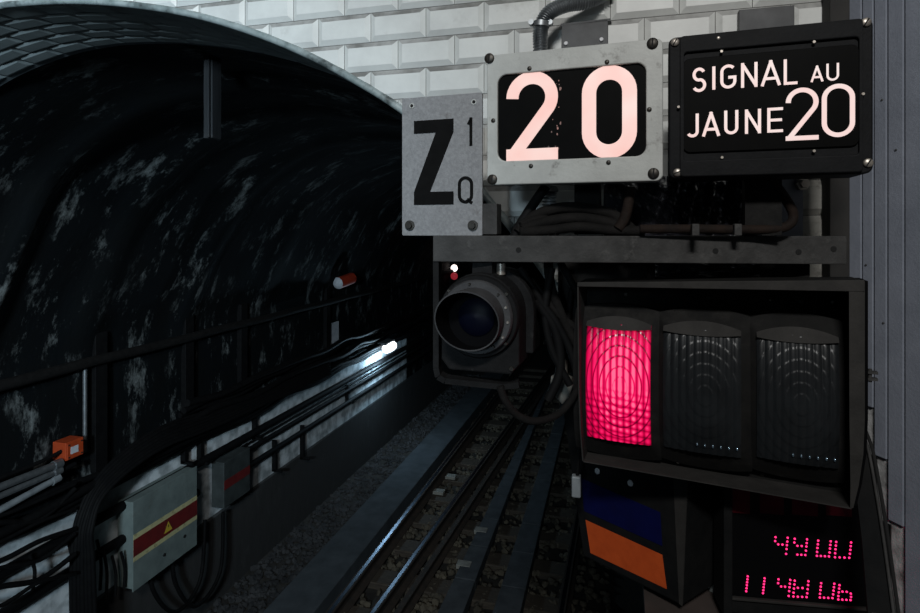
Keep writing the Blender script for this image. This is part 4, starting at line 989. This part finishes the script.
# lamps: frame, brow, prism lens
def lamp(px0, px1, pyt, pyb, fx0, fx1, fyt, fyb, mlens, first):
    y_ = DEP - .004
    X0, X1 = HF.L(px0, 385, y_ - .02).x, HF.L(px1, 385, y_ - .02).x; Z1, Z0 = HF.L((px0 + px1) / 2, pyt, y_ - .012).z, HF.L((px0 + px1) / 2, pyb, y_ - .012).z
    fX0, fX1 = HF.L(fx0, 385, y_ - .015).x, HF.L(fx1, 385, y_ - .015).x; fZ1, fZ0 = HF.L((fx0 + fx1) / 2, fyt, y_).z, HF.L((fx0 + fx1) / 2, fyb, y_).z
    hz = (fZ1 - fZ0) / 2; mz = (fZ1 + fZ0) / 2
    def bul(z, k=.05): 
        q = min(abs((z - mz) / hz), 1); return k * math.sqrt(max(1 - q * q * .97, 0))
    # frame: arched loops swept on the bulge
    N_ = 14
    def loopz(x0, x1, z0, z1, ar):
        out = []
        for k in range(N_ + 1): u = k / N_; out.append((x0 + (x1 - x0) * u, z1 - ar * (2 * u - 1) ** 2))
        for k in range(1, N_): out.append((x1, z1 - ar + (z0 + ar - z1 + ar) * k / N_))
        for k in range(N_ + 1): u = 1 - k / N_; out.append((x0 + (x1 - x0) * u, z0 + ar * (2 * u - 1) ** 2))
        for k in range(1, N_): out.append((x0, z0 + ar + (z1 - ar - z0 - ar) * k / N_))
        return out
    ou = loopz(fX0, fX1, fZ0, fZ1, .012); inn = loopz(X0, X1, Z0, Z1, .0005); n_ = len(ou)
    mb = MB(); vs = [(p[0], y_ - .004 - bul(p[1]) * .9, p[1]) for p in ou] + [(p[0], y_ - .012 - bul(p[1]) * .9, p[1]) for p in inn] + [(p[0], y_ + .004, p[1]) for p in ou]
    fs = []
    for i in range(n_):
        j = (i + 1) % n_; fs += [(i, j, n_ + j, n_ + i), (i, 2 * n_ + i, 2 * n_ + j, j)]
    mb.add(vs, fs); mb.lathe((0, 0, 0), [], 3) if False else None
    fo = mb.build('lamp_frame', m_box, t, smooth=True)
    # brow: crescent eyelid over the lens
    vs = []; nn = 16
    for k in range(nn + 1):
        u = k / nn; x = X0 + (X1 - X0) * u; q = (2 * u - 1) ** 2
        za = Z1 + .001 + .013 * (1 - q); zb_ = Z1 - .001 - .005 * (1 - q)
        vs += [(x, y_ - .018 - bul(za) * .9, za), (x, y_ - .026 - bul(zb_) * .9, zb_ - .006), (x, y_ - .012 - bul(zb_) * .9, zb_ - .004)]
    fs = []
    for k in range(nn): a_ = k * 3; fs += [(a_, a_ + 3, a_ + 4, a_ + 1), (a_ + 1, a_ + 4, a_ + 5, a_ + 2)]
    mb = MB(); mb.add(vs, fs); mb.build('brow', m_lip, fo, smooth=True)
    # lens
    NX, NZ = 100, 130; vs = []; uv = []
    for j in range(NZ + 1):
        z = Z0 + (Z1 - Z0) * j / NZ
        for i in range(NX + 1):
            u = i / NX; v = j / NZ; x = X0 + (X1 - X0) * u
            rib = abs(math.sin(u * math.pi * 10)) * .0012
            rr = math.hypot((u - .55) * 1.25, (v - .48) * 1.55); st = (rr * 7.5) % 1.0
            vs.append((x, y_ - .010 - bul(z) - .006 * (1 - (2 * u - 1) ** 2) - rib * 1.3 - .0008 * st, z)); uv.append((u, v))
    me = bpy.data.meshes.new('lens'); me.from_pydata(vs, [], [(j * (NX + 1) + i, j * (NX + 1) + i + 1, (j + 1) * (NX + 1) + i + 1, (j + 1) * (NX + 1) + i) for j in range(NZ) for i in range(NX)])
    ul = me.uv_layers.new(name='UVMap')
    for lp_ in me.loops: ul.data[lp_.index].uv = uv[lp_.vertex_index]
    for p in me.polygons: p.use_smooth = True
    me.materials.append(mlens)
    o = link(bpy.data.objects.new('lens', me)); o.parent = fo; o['label'] = first
    if mlens is m_deadlens:  # added metallic beads stand in for a row of bluish glints
        mb = MB()
        for i in range(4, 10):
            u = (i + .5) / 10; x = X0 + (X1 - X0) * u; z = Z0 + (Z1 - Z0) * .075
            yy = y_ - .0135 - bul(z) - .006 * (1 - (2 * u - 1) ** 2)
            for (zz, rz) in ((z, .0034),):
                vs = []; 
                for a_ in range(9):
                    th_ = math.pi * a_ / 8
                    for b_ in range(12):
                        ph_ = 2 * math.pi * b_ / 12; vs.append((x + .0020 * math.sin(th_) * math.cos(ph_), yy - .0024 * math.sin(th_) * math.sin(ph_), zz + rz * math.cos(th_)))
                mb.add(vs, [(a_ * 12 + b_, a_ * 12 + (b_ + 1) % 12, (a_ + 1) * 12 + (b_ + 1) % 12, (a_ + 1) * 12 + b_) for a_ in range(8) for b_ in range(12)])
        mb.build('glint_beads', m_glint, fo, smooth=True)
    return fo
lamp(590, 653, 321, 435, 577, 662, 303, 455, m_redlens, 'lit red prism lens')
lamp(665, 741, 326, 446, 660, 752, 307, 466, m_deadlens, 'unlit middle lens of dark ribbed glass')
lamp(756, 836, 332, 456, 749, 846, 312, 477, m_deadlens, 'unlit right lens of dark ribbed glass')
for (px, py, r_, m_) in ((626, 294, .0045, m_screw), (602, 293.5, .003, m_slot), (653, 294, .0025, m_slot), (708, 298, .0045, m_screw), (683, 296, .0025, m_slot), (739, 298, .0025, m_slot),
                         (801, 301, .0055, m_beam), (832, 302, .003, m_screwlt), (770, 300, .002, m_screwlt), (656, 457.5, .0042, m_screwlt), (678, 461.5, .0038, m_screwlt), (762, 474, .0045, m_screw), (836, 484, .0045, m_screw)):
    p = HF.L(px, py, DEP); MB().lathe(p, [(.0001, -.003), (r_ * .8, -.003), (r_, 0)], 14).build('bolt', m_, t, smooth=True)
# hangers up to the beam
for px in (640, 800):
    p = HF.L(px, 285, DEP + .03); MB().box((p.x - .015, DEP + .02, p.z - .01), (p.x + .015, DEP + .03, -.055)).build('hanger', m_box, t)

# --- tangle between the two signals
G = 'cables between the two signals'
LB = 'black cable in the tangle between the round signal and the three-lamp signal'
for i, pts in enumerate([
        [(520, 268), (540, 300), (556, 322), (570, 350), (578, 380)], [(548, 262), (552, 290), (566, 325), (580, 350)],
        [(560, 262), (570, 280), (580, 300), (590, 330)], [(535, 300), (555, 330), (560, 370), (548, 400)], [(530, 280), (556, 312), (578, 330), (590, 345)],
        [(545, 340), (558, 345), (575, 350), (588, 348)], [(552, 268), (545, 310), (552, 350), (570, 385)]]):
    cable([at(px, py, 1.22 + .02 * (i % 3)) for px, py in pts], .008 + .002 * (i % 2), m_dust if i in (1, 4) else m_cable, 'power_cable', LB, group=G)
cable([at(500, 386, 1.12), at(505, 400, 1.12), at(516, 414, 1.13), at(532, 421, 1.14), at(550, 418, 1.16), at(565, 408, 1.18), at(578, 388, 1.2), at(588, 360, 1.22)], .0075, m_dust, 'power_cable', 'single dusty cable hanging in a loop under the round signal')
t = thing('glass_insulator', 'pale conical fitting hanging behind the cable loop', 'fitting')
c = at(562, 402, 1.3); mb = MB(); vs = []
prof = [(0, .012), (.016, .016), (.028, .045), (.026, .06), (.012, .066), (.012, .10)]
prof = [(.001, 0)] + [(r_ * .85 + .002, z_) for r_, z_ in prof[1:]]
nn = 20
for (r_, z_) in prof: vs += [(c.x + r_ * math.cos(2 * math.pi * k / nn), c.y + r_ * math.sin(2 * math.pi * k / nn), c.z - .004 + z_) for k in range(nn)]
mb.add(vs, [(i * nn + k, i * nn + (k + 1) % nn, (i + 1) * nn + (k + 1) % nn, (i + 1) * nn + k) for i in range(len(prof) - 1) for k in range(nn)])
mb.build('cone', m_ceramic, t, smooth=True)
MB().tube([c + Vector((0, 0, .09)), c + Vector((.01, .01, .16)), c + Vector((.02, .02, .26))], .006, 8).build('stem', m_cable, t, smooth=True)

# --- case with blue and orange stripes
e = at(680, YH, 1.2)
PF = Frame(0, 0, 0, e); PF.yaw = R(YAW) + math.atan2(-.812, .583) + 0; PF.ex = Vector((math.cos(PF.yaw), math.sin(PF.yaw), 0)); PF.ey = Vector((-math.sin(PF.yaw), math.cos(PF.yaw), 0))
t = thing('striped_case', 'leaning black case with a dark blue and an orange reflective stripe', 'case', PF)
fr_ = quadL(PF, [(562, 405), (688, 448), (682, 606), (583, 556)])
bkv = Vector((0, .125, 0))
MB().hexa(fr_, [p + bkv for p in fr_]).build('body', m_fbox, t, bevel=.004)
def fq(pts, y, name, m): q = quadL(PF, pts, y); return MB().hexa(q, [p + Vector((0, .0012, 0)) for p in q]).build(name, m, t)
fq([(581, 478), (660, 512.5), (662, 546), (584, 511)], -.0012, 'blue_stripe', m_blue)
fq([(585.5, 520), (662, 555), (666.5, 589), (590.5, 553)], -.0012, 'orange_stripe', m_orange)
q = quadL(PF, [(672, 452), (688, 458), (682, 606), (679, 604)], -.0015)
MB().hexa(q, [p + Vector((0, .003, 0)) for p in q]).build('corner_edge', m_lip, t)
for (px, py) in ((597.5, 471), (630.5, 483)):
    p = PF.L(px, py); MB().lathe(p, [(.0001, -.003), (.0062, -.003), (.0072, 0)], 18).build('rivet', m_paper, t, smooth=True)
# ledge it stands on
q = at(660, 611, 1.22)
o = MB().box((q.x - .03, q.y - .03, q.z - .03), (q.x + .45, q.y + .35, q.z - .002)).build('support_ledge', mat('brown_ledge', (.06, .045, .04), (.03, .025, .022), 10, .7)); props(o, 'dark brown ledge under the striped case and the time display', 'ledge')
o = MB().box((q.x + .1, q.y + .05, H - 1.72), (q.x + .2, q.y + .15, q.z - .03)).build('ledge_post', m_box); props(o, 'black post under the ledge holding it up from the platform floor', 'post')
c = at(577, 487, 1.3); o = MB().box((c.x - .012, c.y, c.z - .025), (c.x + .008, c.y + .02, c.z + .022)).build('cable_tag', m_conduit, bevel=.003); props(o, 'small bright bluish-white tag just left of the striped case', 'tag')
cable([c + Vector((0, .01, .02)), c + Vector((.005, .01, .08)), c + Vector((.02, .0, .16)), at(590, 400, 1.22)], .004, m_cable, 'tag_string', 'thin black cord the bright tag hangs from', 'cord')

# --- LED time display
DF = Frame(790, 1.16, YAW - 8)
t = thing('time_display', 'black time display with red dot-matrix figures 49 00 and 11 48 06', 'display', DF)
q = quadL(DF, [(722, 478), (872, 478), (878, 612), (724, 609)])
q[2].z = q[3].z = min(q[2].z, q[3].z) - .01
q[0].z = q[1].z = DF.L(790, 470).z
q[3].x = q[0].x; q[2].x = q[1].x
MB().box((q[0].x, .004, q[3].z), (q[1].x, .06, q[0].z)).build('casing', m_fbox, t, bevel=.003)
a, b = DF.L(734, 600), DF.L(870, 490)
MB().box((q[0].x, -.012, q[3].z), (a.x - .006, .004, q[0].z)).build('side_rim', m_fbox, t, bevel=.002)
MB().box((a.x - .006, -.004, DF.L(790, 599).z - .01), (q[1].x, .004, DF.L(790, 601.5).z)).build('bottom_rim', m_lip, t, bevel=.001)
MB().box((a.x - .006, .001, DF.L(790, 600).z), (q[1].x - .004, .0042, q[0].z - .002)).build('screen', m_led, t)
for (xa, xb_, sh) in ((726, 750, 0), (760, 784, 2), (792, 818, 4), (826, 852, 5)):
    qq = quadL(DF, [(xa, 488 + sh), (xb_, 489 + sh), (xb_, 514 + sh * .6), (xa, 512 + sh * .6)], .0005)
    MB().hexa(qq, [p + Vector((0, .001, 0)) for p in qq]).build('red_window', m_dimred, t)
LT = [(0, 0), (0, .24)]; MD = [(.28, .44), (.62, .44)]; RT = [(1, 0), (1, .24)]; RBm = [(1, .44), (1, .72), (1, .98)]; LBm = [(0, .44), (0, .74)]; BT = [(.02, 1), (.34, 1), (.66, 1), (.98, 1)]
SEG = {'4': LT + MD + RT + [(1, .46), (1, .7), (1, 1)], '9': LT + MD + RT + [(1, .46), (1, .72), (.98, 1), (.66, 1), (.34, 1)], '0': LT + [(0, .48), (0, .74)] + RT + [(1, .48), (1, .74)] + BT,
       '1': [(0, 0), (0, .2), (0, .4), (0, .6), (0, .8), (0, 1)], '8': LT + MD + RT + [(0, .5), (0, .76), (1, .5), (1, .76)] + BT, '6': LT + MD + [(0, .5), (0, .76), (.95, .55), (1, .78)] + BT}
for ch, xa, xb_, ya, yb_ in (('4', 382, 444, 190, 272), ('9', 480, 543, 198, 278), ('0', 600, 664, 208, 285), ('0', 692, 768, 214, 292),
                             ('1', 240, 241, 390, 466), ('1', 326, 327, 400, 476), ('4', 397, 457, 405, 487), ('8', 480, 550, 412, 493), ('0', 615, 682, 425, 498), ('6', 709, 774, 435, 508)):
    mb = MB(); sl = 8
    for (u, v) in SEG[ch]:
        px = 700 + (xa + (xb_ - xa) * u + (.5 - v) * sl) / 5.11; py = 500 + (ya + (yb_ - ya) * v + u * (3 if xb_ - xa > 5 else 0)) / 5.11
        p = DF.L(px, py, .001); mb.lathe(p, [(.0001, -.0018), (.0014, -.0014), (.0021, 0)], 8)
    mb.build('digit', g_led, t)
# support behind the display
# --- slanting edge plate at the right
t = thing('slanted_rail', 'dark slanted metal plate edge descending beside the time display', 'plate')
up = [(861, 425), (870, 448), (878, 490), (886, 540), (896, 613)]
lo_ = [(846, 425), (850, 448), (856, 490), (862, 540), (868, 613)]
tt = [1.06, 1.05, 1.02, .99, .95]
A = [at(px, py, d_) for (px, py), d_ in zip(up, tt)]; B_ = [at(px, py, d_ + .02) for (px, py), d_ in zip(lo_, tt)]
mb = MB()
for i in range(4): mb.hexa([A[i], A[i + 1], B_[i + 1], B_[i]], [p + Vector((0, .006, 0)) for p in (A[i], A[i + 1], B_[i + 1], B_[i])])
mb.build('plate', m_fbox, t)
MB().tube(spline([p + Vector((-.004, -.002, 0)) for p in A], 6), .0026, 8).build('bright_edge', m_beam, t, smooth=True)
MB().tube(spline([p + Vector((.003, -.001, 0)) for p in A], 6), .003, 8).build('dark_edge', m_slot, t, smooth=True)

# ================================================================== put every Empty at its thing's base
bpy.context.view_layer.update()
for o in [o for o in C.objects if o.type == 'EMPTY' and o.parent is None]:
    pts = []
    for ch in o.children_recursive:
        if ch.type == 'MESH': pts += [ch.matrix_world @ Vector(c) for c in ch.bound_box]
    if not pts: continue
    base_ = Vector(((min(p.x for p in pts) + max(p.x for p in pts)) / 2, (min(p.y for p in pts) + max(p.y for p in pts)) / 2, min(p.z for p in pts)))
    d = Matrix.Rotation(-o.rotation_euler.z, 3, 'Z') @ (base_ - o.location)
    o.location = base_
    for ch in o.children: ch.location = ch.location - d
